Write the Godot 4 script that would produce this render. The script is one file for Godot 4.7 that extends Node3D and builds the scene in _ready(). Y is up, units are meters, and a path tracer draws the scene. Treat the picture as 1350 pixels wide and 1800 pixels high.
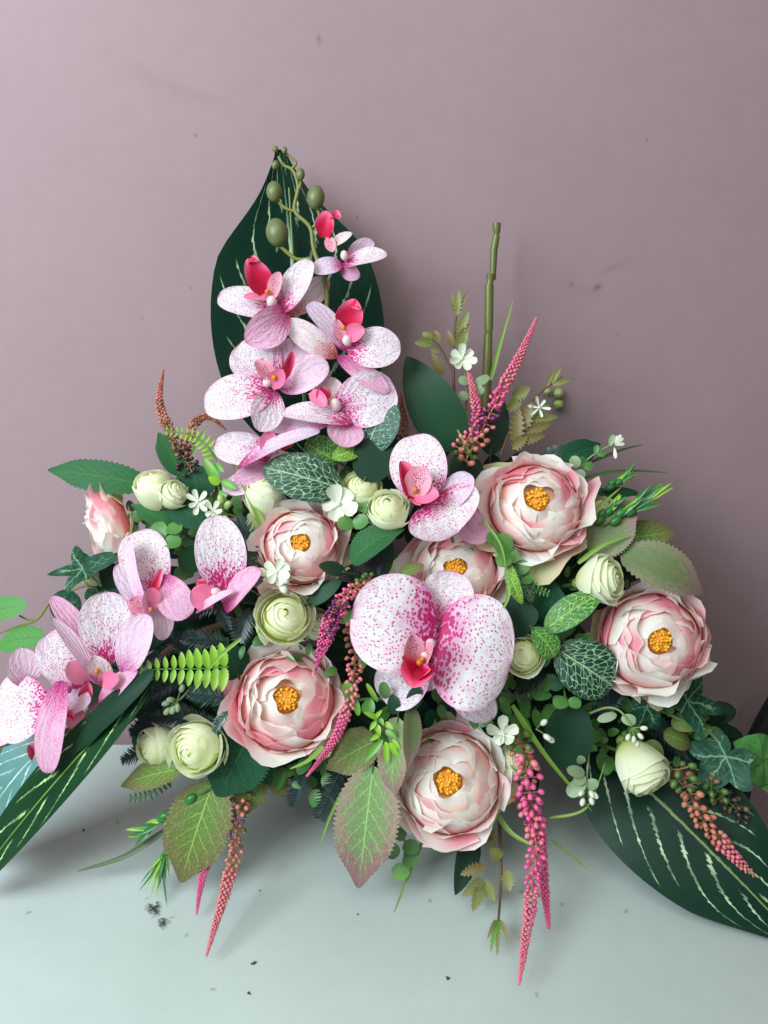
extends Node3D

# ---------------------------------------------------------------- camera constants (photo pixels are 1350 x 1800)
const CAM_H := 0.545
const CAM_D := 0.75
const PITCH := 20.0
const FOCAL := 1386.0
var cam_pos := Vector3(0, CAM_H, CAM_D)
var cam_r := Vector3.RIGHT
var cam_u := Vector3.UP
var cam_f := Vector3.FORWARD
var org := Vector3.ZERO            # base of the thing under construction
var rng := RandomNumberGenerator.new()
var M := {}                        # materials
var ball: SphereMesh
var ball_small: SphereMesh
var bud_mesh: ArrayMesh

# depth from the wall of the face of the arrangement, by height in the picture
const DEPTH_Y := [0.0, 260.0, 450.0, 600.0, 750.0, 850.0, 950.0, 1050.0, 1150.0, 1250.0, 1350.0, 1450.0, 1550.0, 1650.0, 1750.0, 1900.0]
const DEPTH_Z := [0.05, 0.05, 0.07, 0.085, 0.105, 0.13, 0.152, 0.172, 0.185, 0.19, 0.195, 0.20, 0.22, 0.27, 0.31, 0.33]

func _ready() -> void:
	rng.seed = 7
	make_camera()
	make_light()
	make_materials()
	make_setting()
	make_arrangement()

func make_camera() -> void:
	var p := deg_to_rad(PITCH)
	cam_f = Vector3(0, -sin(p), -cos(p))
	cam_u = Vector3(0, cos(p), -sin(p))
	var c := Camera3D.new()
	c.name = "camera"
	c.fov = rad_to_deg(2.0 * atan(900.0 / FOCAL))
	c.near = 0.02
	c.far = 30.0
	c.position = cam_pos
	c.rotation_degrees = Vector3(-PITCH, 0, 0)
	add_child(c)
	c.current = true

func make_light() -> void:
	var we := WorldEnvironment.new()
	we.name = "world_environment"
	var e := Environment.new()
	e.background_mode = Environment.BG_COLOR
	e.background_color = Color(0.11, 0.113, 0.108).linear_to_srgb()
	e.tonemap_mode = Environment.TONE_MAPPER_LINEAR
	e.tonemap_exposure = 1.25
	e.sdfgi_enabled = true
	e.ssao_enabled = true
	e.ssil_enabled = true
	we.environment = e
	add_child(we)
	var w := AreaLight3D.new()
	w.name = "window_light"
	w.area_size = Vector2(0.9, 0.8)
	w.light_energy = 1.0
	w.light_color = Color(0.90, 0.96, 1.0)
	w.shadow_enabled = true
	w.position = Vector3(-1.0, 1.08, 1.08)
	add_child(w)
	w.look_at(Vector3(0.0, 0.22, 0.12), Vector3.UP)
	w.light_energy = 2.7
	var f := AreaLight3D.new()
	f.name = "ceiling_light"
	f.area_size = Vector2(1.6, 1.2)
	f.light_color = Color(0.97, 1.0, 0.97)
	f.light_energy = 1.5
	f.shadow_enabled = true
	f.position = Vector3(-0.2, 1.9, 1.3)
	add_child(f)
	f.look_at(Vector3(0.0, 0.2, 0.1), Vector3.UP)

# ---------------------------------------------------------------- placing
func depth_of(px: float, py: float) -> float:
	var z := float(DEPTH_Z[0])
	for i in DEPTH_Y.size() - 1:
		if py >= float(DEPTH_Y[i]):
			var t: float = clampf((py - float(DEPTH_Y[i])) / (float(DEPTH_Y[i + 1]) - float(DEPTH_Y[i])), 0.0, 1.0)
			z = lerpf(float(DEPTH_Z[i]), float(DEPTH_Z[i + 1]), t)
	var dx := (px - 690.0) / 690.0
	return z - 0.028 * dx * dx

# [px, py, cm nearer than the face of the arrangement] -> a point in the room, never under the table top
func P(a: Array) -> Vector3:
	var px := float(a[0])
	var py := float(a[1])
	var z := depth_of(px, py) + (float(a[2]) * 0.01 if a.size() > 2 else 0.0)
	if a.size() > 3:
		z = float(a[3])
	z = maxf(z, 0.006)
	var ray := cam_f + cam_r * ((px - 675.0) / FOCAL) + cam_u * ((900.0 - py) / FOCAL)
	var t := (z - cam_pos.z) / ray.z
	if cam_pos.y + ray.y * t < 0.004:
		t = (0.004 - cam_pos.y) / ray.y
	return cam_pos + ray * t

func mpp(p: Vector3) -> float:
	return (p - cam_pos).dot(cam_f) / FOCAL

func facing(p: Vector3, nx: float, ny: float) -> Vector3:
	return ((cam_pos - p).normalized() + cam_r * nx + cam_u * ny).normalized()

# ---------------------------------------------------------------- nodes
func thing(called: String, label: String, category: String, at: Vector3, group := "", kind := "") -> Node3D:
	var o := Node3D.new()
	o.name = called
	o.position = at
	o.set_meta("label", label)
	o.set_meta("category", category)
	if group != "":
		o.set_meta("group", group)
	if kind != "":
		o.set_meta("kind", kind)
	add_child(o, true)
	org = at
	return o

func sub(parent: Node3D, called: String) -> Node3D:
	var o := Node3D.new()
	o.name = called
	parent.add_child(o, true)
	return o

func part(parent: Node3D, called: String, mesh: Mesh, mat: Material) -> MeshInstance3D:
	var o := MeshInstance3D.new()
	o.name = called
	o.mesh = mesh
	o.material_override = mat
	parent.add_child(o, true)
	return o

func single(called: String, mesh: Mesh, mat: Material, kind: String, label: String) -> MeshInstance3D:
	var o := part(self, called, mesh, mat)
	o.set_meta("kind", kind)
	o.set_meta("label", label)
	return o

# ---------------------------------------------------------------- meshes
# rows x cols grid of points -> smooth mesh; front side is du x dv
func grid(pts: PackedVector3Array, cols: int, rows: int, uvs: PackedVector2Array, colors := PackedColorArray(), wrap := false) -> ArrayMesh:
	var n := PackedVector3Array()
	n.resize(pts.size())
	for j in rows:
		var ja := maxi(j - 1, 0)
		var jb := mini(j + 1, rows - 1)
		for i in cols:
			var ia := maxi(i - 1, 0)
			var ib := mini(i + 1, cols - 1)
			if wrap and (i == 0 or i == cols - 1):
				ia = cols - 2
				ib = 1
			var du := pts[j * cols + ib] - pts[j * cols + ia]
			var dv := pts[jb * cols + i] - pts[ja * cols + i]
			var c := du.cross(dv)
			if c.length_squared() < 1e-20:
				var jm := rows / 2
				du = pts[jm * cols + ib] - pts[jm * cols + ia]
				c = du.cross(dv)
			n[j * cols + i] = c.normalized() if c.length_squared() > 1e-24 else Vector3.UP
	var idx := PackedInt32Array()
	for j in rows - 1:
		for i in cols - 1:
			var a := j * cols + i
			idx.append_array(PackedInt32Array([a, a + cols, a + 1, a + 1, a + cols, a + cols + 1]))
	var arr := []
	arr.resize(Mesh.ARRAY_MAX)
	arr[Mesh.ARRAY_VERTEX] = pts
	arr[Mesh.ARRAY_NORMAL] = n
	arr[Mesh.ARRAY_TEX_UV] = uvs
	if colors.size():
		arr[Mesh.ARRAY_COLOR] = colors
	arr[Mesh.ARRAY_INDEX] = idx
	var m := ArrayMesh.new()
	m.add_surface_from_arrays(Mesh.PRIMITIVE_TRIANGLES, arr)
	return m

func profile(v: float, a: float, b: float) -> float:
	var peak := a / (a + b)
	var top := pow(peak, a) * pow(1.0 - peak, b)
	return pow(clampf(v, 0.0, 1.0), a) * pow(clampf(1.0 - v, 0.0, 1.0), b) / top

# a leaf or petal from p0 to p1. o: n [nx, ny] turn of its face, pr [a, b] outline, bend, cup, fold, curl, twist, wave, ser, teeth, seg, base
func blade_mesh(p0: Vector3, p1: Vector3, w: float, n0: Vector3, o := {}) -> ArrayMesh:
	var axis := p1 - p0
	var len := axis.length()
	var t := axis / len
	var nn := (n0 - t * n0.dot(t)).normalized()
	var pr: Array = o.get("pr", [0.55, 0.65])
	var bend: float = o.get("bend", 0.06)
	var cup: float = o.get("cup", 0.0)
	var fold: float = o.get("fold", 0.0)
	var curl: float = o.get("curl", 0.0)
	var twist: float = o.get("twist", 0.0)
	var wave: float = o.get("wave", 0.0)
	var sway: float = o.get("sway", 0.0)
	var ser: float = o.get("ser", 0.0)
	var teeth: float = o.get("teeth", 18.0)
	var base: float = o.get("base", 0.0)
	var acum: float = o.get("acum", 0.0)
	var nv: int = o.get("nv", 14)
	var nu: int = o.get("nu", 6)
	if ser > 0.0:
		nv = maxi(nv, int(teeth * 2.0))
	var ph := rng.randf() * TAU
	var pts := PackedVector3Array()
	var uvs := PackedVector2Array()
	for j in nv + 1:
		var f := float(j) / nv
		var v := f if ser > 0.0 else lerpf(f, (1.0 - cos(PI * f)) * 0.5, 0.75)
		var hw := w * 0.5 * maxf(profile(v, float(pr[0]), float(pr[1])), base * (1.0 - v))
		hw *= 1.0 - acum * smoothstep(0.66, 0.94, v) * (1.0 - smoothstep(0.97, 1.0, v))
		var tw := twist * v
		var s := t.cross(nn)
		var sd := s * cos(tw) + nn * sin(tw)
		var nd := nn * cos(tw) - s * sin(tw)
		for i in nu + 1:
			var u := float(i) / nu * 2.0 - 1.0
			var k := hw
			if ser > 0.0 and absf(u) > 0.99:
				k *= 1.0 + ser * (1.0 if j % 2 == 0 else -0.6) * (1.0 - 0.5 * v)
			var lift := bend * len * 4.0 * v * (1.0 - v) - curl * len * v * v * v
			lift += (cup * u * u + fold * absf(u)) * hw
			lift += wave * w * 0.5 * sin(v * 7.0 + ph + u * 1.3) * absf(u) * v
			pts.append(p0 + t * (len * v) + sd * (u * k + sway * len * v * (1.0 - v)) + nd * lift - org)
			uvs.append(Vector2(u * 0.5 + 0.5, v))
	return grid(pts, nu + 1, nv + 1, uvs)

func blade(parent: Node3D, called: String, mat: String, a: Array, b: Array, wpx: float, o := {}) -> MeshInstance3D:
	var p0 := P(a)
	var p1 := P(b)
	var mid := (p0 + p1) * 0.5
	var n: Array = o.get("n", [0.0, 0.0])
	return part(parent, called, blade_mesh(p0, p1, wpx * mpp(mid), facing(mid, float(n[0]), float(n[1])), o), M[mat])

func smooth_path(k: PackedVector3Array, per := 6) -> PackedVector3Array:
	var out := PackedVector3Array()
	for i in k.size() - 1:
		var a := k[maxi(i - 1, 0)]
		var d := k[mini(i + 2, k.size() - 1)]
		for s in per:
			out.append(k[i].cubic_interpolate(k[i + 1], a, d, float(s) / per))
	out.append(k[k.size() - 1])
	return out

func tube_mesh(path: PackedVector3Array, r0: float, r1: float, sides := 7, radii := PackedFloat32Array()) -> ArrayMesh:
	var pts := PackedVector3Array()
	var uvs := PackedVector2Array()
	var n := path.size()
	var ref := Vector3(0.31, 0.2, 0.93).normalized()
	for j in n:
		var d := (path[mini(j + 1, n - 1)] - path[maxi(j - 1, 0)]).normalized()
		var x := d.cross(ref).normalized()
		if x.length_squared() < 0.1:
			x = d.cross(Vector3.RIGHT).normalized()
		var y := d.cross(x)
		var r := lerpf(r0, r1, float(j) / (n - 1))
		if radii.size():
			r = radii[j]
		for i in sides + 1:
			var an := TAU * i / sides
			pts.append(path[j] + (x * cos(an) + y * sin(an)) * r - org)
			uvs.append(Vector2(float(i) / sides, float(j) / (n - 1)))
	return grid(pts, sides + 1, n, uvs, PackedColorArray(), true)

func px_path(list: Array, per := 6) -> PackedVector3Array:
	var k := PackedVector3Array()
	for a in list:
		k.append(P(a))
	return smooth_path(k, per)

func stem(parent: Node3D, called: String, mat: String, list: Array, w0: float, w1: float) -> MeshInstance3D:
	var path := px_path(list)
	return part(parent, called, tube_mesh(path, w0 * 0.5 * mpp(path[0]), w1 * 0.5 * mpp(path[path.size() - 1])), M[mat])

# an egg shaped bead: centre, outward axis, radii in metres
func bead(parent: Node3D, called: String, mat: Material, c: Vector3, axis: Vector3, r: float, long := 1.25, small := false) -> MeshInstance3D:
	var o := part(parent, called, ball_small if small else ball, mat)
	var y := axis.normalized()
	var x := y.cross(Vector3(0.3, 0.1, 0.9)).normalized()
	o.transform = Transform3D(Basis(x * r, y * r * long, x.cross(y) * r), c - org)
	return o

# stem from a flower down into the foam
func hidden_stem(parent: Node3D, c: Vector3, r := 0.0018) -> void:
	var foot := Vector3(c.x * 0.22, clampf(c.y * 0.55, 0.05, 0.16), 0.075)
	var mid := c.lerp(foot, 0.5) + Vector3(0, 0.012, -0.012)
	part(parent, "stem", tube_mesh(smooth_path(PackedVector3Array([c, mid, foot]), 4), r, r, 6), M.stem)

# outline leaf (ivy, heart): lobes are [degrees from the tip direction, radius]
func lobed_leaf(parent: Node3D, called: String, mat: String, a: Array, tip: Array, lobes: Array, o := {}) -> MeshInstance3D:
	var c := P(a)
	var q := P(tip)
	var n: Array = o.get("n", [0.0, 0.0])
	var nn := facing(c, float(n[0]), float(n[1]))
	var size := (q - c).length()
	var t := (q - c) / size
	nn = (nn - t * nn.dot(t)).normalized()
	var s := nn.cross(t)
	var steps := 72
	var rings := 6
	var pts := PackedVector3Array()
	var uvs := PackedVector2Array()
	for k in rings + 1:
		var f := float(k) / rings
		for i in steps + 1:
			var deg := 360.0 * i / steps
			var r := lobe_radius(deg, lobes)
			var an := deg_to_rad(deg)
			var x := sin(an) * r * f
			var y := cos(an) * r * f
			var lift := float(o.get("dome", -0.12)) * (x * x + y * y) + float(o.get("fold", 0.10)) * absf(x) + 0.03 * sin(an * 5.0) * f
			pts.append(c + (s * x + t * y + nn * lift) * size - org)
			uvs.append(Vector2(0.5 + x * 0.42, 0.40 + y * 0.55))
	return part(parent, called, grid(pts, steps + 1, rings + 1, uvs, PackedColorArray(), true), M[mat])

func lobe_radius(deg: float, lobes: Array) -> float:
	for i in lobes.size():
		var a: Array = lobes[i]
		var b: Array = lobes[(i + 1) % lobes.size()]
		var d0 := float(a[0])
		var d1 := float(b[0])
		if d1 <= d0:
			d1 += 360.0
		var d := deg
		if d < d0:
			d += 360.0
		if d >= d0 and d <= d1:
			var f := (d - d0) / (d1 - d0)
			return lerpf(float(a[1]), float(b[1]), f * f * (3.0 - 2.0 * f) if int(a.size()) > 2 else f)
	return 0.5

# ---------------------------------------------------------------- materials
func mat(called: String, c: Color, rough: float, o := {}) -> StandardMaterial3D:
	var m := StandardMaterial3D.new()
	m.resource_name = called
	m.albedo_color = c.linear_to_srgb()
	m.roughness = rough
	m.cull_mode = BaseMaterial3D.CULL_DISABLED
	if o.has("tex"):
		m.albedo_texture = o.tex
	if o.has("back"):
		m.backlight_enabled = true
		var k: float = o.back
		m.backlight = Color(k, k, k).linear_to_srgb()
	if o.has("vc"):
		m.vertex_color_use_as_albedo = true
	if o.has("bump"):
		m.heightmap_enabled = true
		m.heightmap_texture = o.bump
		m.heightmap_scale = o.get("depth", 0.05)
	if o.has("spec"):
		m.metallic_specular = o.spec
	if o.has("coat"):
		m.clearcoat_enabled = true
		m.clearcoat = o.coat
		m.clearcoat_roughness = o.get("coat_rough", 0.3)
	if o.has("scale"):
		m.uv1_scale = Vector3(o.scale, o.scale, 1)
	M[called] = m
	return m

func cells(freq: float, ret: int, sd := 3, jitter := 1.0) -> FastNoiseLite:
	var n := FastNoiseLite.new()
	n.noise_type = FastNoiseLite.TYPE_CELLULAR
	n.seed = sd
	n.frequency = freq
	n.cellular_return_type = ret
	n.cellular_distance_function = FastNoiseLite.DISTANCE_EUCLIDEAN
	n.cellular_jitter = jitter
	n.fractal_type = FastNoiseLite.FRACTAL_NONE
	return n

func soft(freq: float, sd := 5, oct := 4) -> FastNoiseLite:
	var n := FastNoiseLite.new()
	n.noise_type = FastNoiseLite.TYPE_SIMPLEX_SMOOTH
	n.seed = sd
	n.frequency = freq
	n.fractal_type = FastNoiseLite.FRACTAL_FBM
	n.fractal_octaves = oct
	return n

func paint(w: int, h: int, f: Callable) -> ImageTexture:
	var d := PackedByteArray()
	d.resize(w * h * 3)
	var k := 0
	for y in h:
		for x in w:
			var c: Color = f.call((x + 0.5) / w, (y + 0.5) / h)
			d[k] = int(clampf(c.r, 0.0, 1.0) * 255.0)
			d[k + 1] = int(clampf(c.g, 0.0, 1.0) * 255.0)
			d[k + 2] = int(clampf(c.b, 0.0, 1.0) * 255.0)
			k += 3
	return ImageTexture.create_from_image(Image.create_from_data(w, h, false, Image.FORMAT_RGB8, d))

func c8(r: float, g: float, b: float) -> Color:
	return Color(r / 255.0, g / 255.0, b / 255.0)

func orchid_texture(body: Color, wash: Color, spot: Color, dense: float, fine: float, sd: int) -> ImageTexture:
	var big := cells(1.0, FastNoiseLite.RETURN_DISTANCE, sd)
	var pick := cells(1.0, FastNoiseLite.RETURN_CELL_VALUE, sd)
	var cloud := soft(2.2, sd + 1)
	var ragged := soft(26.0, sd + 2, 2)
	return paint(400, 400, func(u: float, v: float) -> Color:
		var x := (u - 0.5) * (0.35 + v)
		var warp := ragged.get_noise_2d(u * 1.5, v * 1.5) * 0.16
		var q := Vector2(x * 32.0 * fine + warp, v * 22.0 * fine)
		var d := big.get_noise_2d(q.x, q.y) + 1.0 + warp * 0.6
		var keep := pick.get_noise_2d(q.x, q.y) * 0.5 + 0.5
		var near := 1.0 - smoothstep(0.0, 0.62, v + absf(x) * 0.35)
		var field := clampf(cloud.get_noise_2d(u * 1.6, v * 1.6) * 0.9 + 0.55, 0.0, 1.0)
		var r := (0.14 + 0.20 * keep + near * near * 0.62) * (0.5 + 0.6 * field) * dense
		var edge := 1.0 - smoothstep(0.88, 1.0, maxf(absf(u - 0.5) * 2.0, v))
		if keep < 0.36 and near < 0.3:
			r = 0.0
		var s := 1.0 - smoothstep(r - 0.09, r + 0.07, d)
		var tone := body.lerp(wash, clampf(near * 0.75 + (1.0 - edge) * 0.3 + (cloud.get_noise_2d(v * 2.0 + 9.0, u * 2.0)) * 0.35, 0.0, 1.0))
		var line := 1.0 - smoothstep(0.0, 0.03, absf(fposmod(u * 9.0 + v * 0.6, 1.0) - 0.5)) 
		tone = tone.lerp(wash, line * 0.10)
		return tone.lerp(spot.lerp(spot.lightened(0.25), 1.0 - near), s * (0.55 + 0.45 * edge)))

func net_texture(dark: Color, vein: Color, sd: int, wide: float) -> ImageTexture:
	var net := cells(1.0, FastNoiseLite.RETURN_DISTANCE2_SUB, sd, 0.85)
	var mott := soft(6.0, sd + 3)
	return paint(256, 320, func(u: float, v: float) -> Color:
		var x := absf(u - 0.5) * 2.0
		var s := v - 0.30 * x + 0.04 * x * x
		var e := net.get_noise_2d(x * 4.2 + (17.0 if u > 0.5 else 0.0), s * 11.0) + 1.0
		var line := 1.0 - smoothstep(0.05 * wide, 0.15 * wide, e)
		var side := absf(fposmod(s * 7.0 + (0.5 if u > 0.5 else 0.0), 1.0) - 0.5)
		line = maxf(line, (1.0 - smoothstep(0.02, 0.07, side)) * (1.0 - 0.6 * x))
		line = maxf(line, 1.0 - smoothstep(0.018, 0.045, x))
		var c := dark.lerp(dark.lightened(0.18), clampf(mott.get_noise_2d(u, v) + 0.3, 0.0, 1.0))
		return c.lerp(vein, clampf(line, 0.0, 1.0) * (1.0 - 0.35 * smoothstep(0.75, 1.0, x))))

func plume_texture(dark: Color, vein: Color, edge: Color, ribs := 7.0, slant := 0.30) -> ImageTexture:
	var rag := soft(30.0, 8, 2)
	var mott := soft(3.0, 9)
	return paint(512, 768, func(u: float, v: float) -> Color:
		var x := absf(u - 0.5) * 2.0
		var right := u > 0.5
		var r := rag.get_noise_2d(u, v)
		var s := v - slant * x - 0.16 * x * x + r * 0.003
		var cell := s * ribs + (0.45 if right else 0.0)
		var f := fposmod(cell, 1.0)
		var k := absf(f - 0.5)
		var start := 0.03 + 0.16 * absf(sin(floor(cell) * 3.7 + (1.0 if right else 0.0)))
		var stop := 0.86 + 0.1 * sin(floor(cell) * 2.3)
		var along := smoothstep(start, start + 0.04, x) * (1.0 - smoothstep(stop - 0.06, stop, x))
		var wid := 0.125 * (1.0 - x * 0.85) * (0.85 + r * 1.2)
		var thorn := smoothstep(0.90, 0.97, sin(x * 30.0 + floor(cell) * 2.0)) * 0.10 * (1.0 - x)
		var line := (1.0 - smoothstep(wid * 0.6, wid + 0.012, k - thorn * 0.7)) * along
		line = maxf(line, (1.0 - smoothstep(0.016, 0.030, x + r * 0.01)) * (1.0 - smoothstep(0.8, 0.98, v)))
		var bright := 0.75 + 0.25 * sin(v * 21.0 + x * 9.0)
		var c := dark.lerp(edge, clampf(0.35 * mott.get_noise_2d(u, v) + 0.25 + 0.25 * x, 0.0, 1.0))
		return c.lerp(vein, clampf(line * bright, 0.0, 1.0)))

func vein_texture(mid: Color, rim: Color, tip: Color, vein: Color, strength: float, sd: int) -> ImageTexture:
	var net := cells(1.0, FastNoiseLite.RETURN_DISTANCE2_SUB, sd)
	var mott := soft(5.0, sd + 1)
	var grain := soft(60.0, sd + 2, 2)
	return paint(256, 384, func(u: float, v: float) -> Color:
		var x := absf(u - 0.5) * 2.0
		var wob := mott.get_noise_2d(u * 2.0, v * 2.0)
		var s := v - 0.26 * x - 0.05 * x * x + wob * 0.02
		var side := absf(fposmod(s * 7.5 + (0.4 if u > 0.5 else 0.0), 1.0) - 0.5)
		var line := (1.0 - smoothstep(0.015, 0.055, side)) * (1.0 - 0.55 * x)
		line = maxf(line, 1.0 - smoothstep(0.012, 0.040, x + v * 0.01))
		var e := net.get_noise_2d(x * 9.0 + (31.0 if u > 0.5 else 0.0), s * 24.0) + 1.0
		line = maxf(line, (1.0 - smoothstep(0.04, 0.14, e)) * 0.45)
		var c := mid.lerp(rim, smoothstep(0.25, 1.0, x + wob * 0.5))
		c = c.lerp(tip, smoothstep(0.55, 0.95, v + wob * 0.35 + x * 0.12))
		c = c.lightened(clampf(grain.get_noise_2d(u, v * 1.5) * 0.12, 0.0, 1.0)).darkened(clampf(-grain.get_noise_2d(u, v * 1.5) * 0.12, 0.0, 1.0))
		return c.lerp(vein, line * strength * (1.0 - 0.4 * smoothstep(0.7, 1.0, v))))

func ivy_texture(body: Color, vein: Color, sd: int) -> ImageTexture:
	var mott := soft(4.0, sd)
	return paint(256, 256, func(u: float, v: float) -> Color:
		var x := (u - 0.5) / 0.42
		var y := (v - 0.40) / 0.55
		var r := sqrt(x * x + y * y)
		var line := 0.0
		for deg in [0.0, 52.0, -52.0, 118.0, -118.0]:
			var an := deg_to_rad(deg + mott.get_noise_2d(u * 2.0, v * 2.0) * 9.0)
			var along := x * sin(an) + y * cos(an)
			var off := x * cos(an) - y * sin(an)
			if along > 0.0:
				line = maxf(line, (1.0 - smoothstep(0.010, 0.028, absf(off) + along * 0.006)) * (1.0 - smoothstep(0.6, 0.85, r)))
				var br := absf(fposmod((along - absf(off) * 0.9) * 6.0 + (0.5 if off > 0.0 else 0.0), 1.0) - 0.5)
				if absf(off) < along * 0.42 and absf(off) < 0.2:
					line = maxf(line, (1.0 - smoothstep(0.03, 0.09, br)) * 0.7 * (1.0 - smoothstep(0.55, 0.8, r)))
		var c := body.lerp(body.lightened(0.15), clampf(mott.get_noise_2d(u, v) + 0.35, 0.0, 1.0))
		return c.lerp(vein, line))

# plump closed bud: three faces with sunken seams, blunt tip
func seamed_bud() -> ArrayMesh:
	var pts := PackedVector3Array()
	var uvs := PackedVector2Array()
	for j in 13:
		var th := PI * (j / 12.0 - 0.5)
		for i in 31:
			var an := -TAU * i / 30.0
			var seam := 1.0 - 0.10 * pow(absf(cos(an * 1.5)), 14.0) * smoothstep(-0.9, 0.6, sin(th))
			var r := cos(th) * seam * (1.0 + 0.12 * sin(th))
			pts.append(Vector3(cos(an) * r, sin(th) * (1.0 - 0.06 * pow(maxf(sin(th), 0.0), 4.0)), sin(an) * r))
			uvs.append(Vector2(i / 30.0, j / 12.0))
	return grid(pts, 31, 13, uvs, PackedColorArray(), true)

func weave() -> NoiseTexture2D:
	var t := NoiseTexture2D.new()
	t.width = 256
	t.height = 256
	t.seamless = true
	t.noise = soft(0.03, 15, 4)
	return t

func make_materials() -> void:
	ball = SphereMesh.new()
	ball.radius = 1.0
	ball.height = 2.0
	ball.radial_segments = 14
	ball.rings = 8
	bud_mesh = seamed_bud()
	ball_small = SphereMesh.new()
	ball_small.radius = 1.0
	ball_small.height = 2.0
	ball_small.radial_segments = 8
	ball_small.rings = 5
	var W := Color(1, 1, 1)
	# orchids
	var rip := soft(3.0, 71)
	var ribs := paint(160, 160, func(u: float, v: float) -> Color:
		var fan := (u - 0.5) / (0.25 + v) * 30.0 + rip.get_noise_2d(u * 2.0, v * 2.0) * 3.0
		var k := 0.5 + 0.28 * sin(fan) + 0.5 * rip.get_noise_2d(u * 3.0, v * 1.5)
		return Color(k, k, k))
	var mag := c8(200, 24, 104)
	mat("orchid_white", W, 0.55, {"tex": orchid_texture(c8(242, 234, 237), c8(230, 146, 192), mag, 1.0, 1.0, 11), "back": 0.5, "bump": ribs, "depth": 0.045})
	mat("orchid_bold", W, 0.55, {"tex": orchid_texture(c8(242, 235, 238), c8(226, 112, 172), c8(200, 26, 106), 1.02, 1.08, 23), "back": 0.5, "bump": ribs, "depth": 0.045})
	mat("orchid_fine", W, 0.55, {"tex": orchid_texture(c8(236, 220, 236), c8(224, 140, 200), c8(198, 44, 116), 1.0, 1.5, 31), "back": 0.5, "bump": ribs, "depth": 0.045})
	mat("orchid_pink", W, 0.55, {"tex": orchid_texture(c8(238, 186, 210), c8(220, 104, 160), c8(190, 50, 126), 1.0, 1.6, 41), "back": 0.5, "bump": ribs, "depth": 0.045})
	mat("orchid_lilac", W, 0.55, {"tex": orchid_texture(c8(240, 210, 226), c8(230, 146, 188), c8(200, 80, 150), 0.9, 1.6, 53), "back": 0.4, "bump": ribs, "depth": 0.045})
	mat("orchid_back", W, 0.6, {"tex": orchid_texture(c8(238, 224, 226), c8(224, 130, 120), c8(190, 50, 80), 0.8, 1.4, 61), "back": 0.4, "bump": ribs, "depth": 0.045})
	mat("lip_hot", W, 0.42, {"tex": paint(64, 64, func(u: float, v: float) -> Color:
		return c8(206, 16, 66).lerp(c8(244, 118, 152), smoothstep(0.55, 1.0, v * 0.8 + absf(u - 0.5) * 0.9))), "back": 0.25})
	var dots := cells(1.0, FastNoiseLite.RETURN_DISTANCE, 77)
	mat("lip_pale", W, 0.5, {"tex": paint(96, 96, func(u: float, v: float) -> Color:
		var d := dots.get_noise_2d(u * 11.0, v * 16.0) + 1.0
		var inside := 1.0 - smoothstep(0.25, 0.34, absf(u - 0.5) + absf(v - 0.6) * 0.4)
		return c8(240, 160, 178).lerp(c8(90, 20, 40), (1.0 - smoothstep(0.20, 0.30, d)) * inside)), "back": 0.3})
	mat("lip_rose", c8(232, 110, 150).srgb_to_linear(), 0.5, {"back": 0.3})
	mat("callus", c8(214, 128, 30).srgb_to_linear(), 0.4)
	mat("column", c8(246, 214, 214).srgb_to_linear(), 0.4, {"back": 0.3})
	mat("orchid_bud", c8(104, 112, 66).srgb_to_linear(), 0.45, {"coat": 0.15})
	mat("orchid_stem", c8(122, 124, 58).srgb_to_linear(), 0.5)
	# roses
	mat("rose_petal", W, 0.7, {"vc": true, "back": 0.75, "spec": 0.35, "bump": weave(), "depth": 0.012, "scale": 3.0})
	mat("stamen", c8(248, 182, 40).srgb_to_linear(), 0.6, {"back": 0.2})
	mat("stamen_dark", c8(214, 132, 24).srgb_to_linear(), 0.7)
	mat("bud_heart", c8(226, 232, 150).srgb_to_linear(), 0.7, {"back": 0.3})
	mat("rose_core", Color(0.90, 0.50, 0.36), 0.75, {"back": 0.2})
	mat("sepal", c8(120, 150, 60).srgb_to_linear(), 0.6, {"back": 0.2})
	# leaves
	var t_net_dark := net_texture(c8(18, 52, 38), c8(150, 190, 140), 5, 1.0)
	mat("net_dark", W, 0.5, {"tex": t_net_dark, "bump": t_net_dark, "depth": 0.05, "back": 0.1})
	var t_net_grey := net_texture(c8(22, 62, 48), c8(138, 178, 150), 6, 0.9)
	mat("net_grey", W, 0.5, {"tex": t_net_grey, "bump": t_net_grey, "depth": 0.05, "back": 0.1})
	var t_net_bright := net_texture(c8(40, 100, 36), c8(150, 200, 90), 7, 1.1)
	mat("net_bright", W, 0.45, {"tex": t_net_bright, "bump": t_net_bright, "depth": 0.05, "back": 0.15})
	var t_net_lime := net_texture(c8(70, 128, 34), c8(190, 220, 90), 9, 1.2)
	mat("net_lime", W, 0.45, {"tex": t_net_lime, "bump": t_net_lime, "depth": 0.05, "back": 0.2})
	var t_plume := plume_texture(c8(16, 42, 32), c8(188, 208, 168), c8(26, 62, 42))
	mat("plume", W, 0.38, {"tex": t_plume, "bump": t_plume, "depth": 0.06, "back": 0.08, "spec": 0.28})
	var t_plume_green := plume_texture(c8(18, 50, 30), c8(192, 224, 146), c8(30, 74, 40), 5.0, 0.18)
	mat("plume_green", W, 0.36, {"tex": t_plume_green, "bump": t_plume_green, "depth": 0.06, "back": 0.1, "spec": 0.28})
	var t_plume_pale := plume_texture(c8(84, 128, 122), c8(196, 222, 206), c8(104, 150, 146))
	mat("plume_pale", W, 0.4, {"tex": t_plume_pale, "bump": t_plume_pale, "depth": 0.06, "back": 0.15})
	var t_rose_leaf_mauve := vein_texture(c8(112, 146, 88), c8(160, 128, 118), c8(146, 96, 104), c8(176, 214, 126), 0.8, 3)
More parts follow.
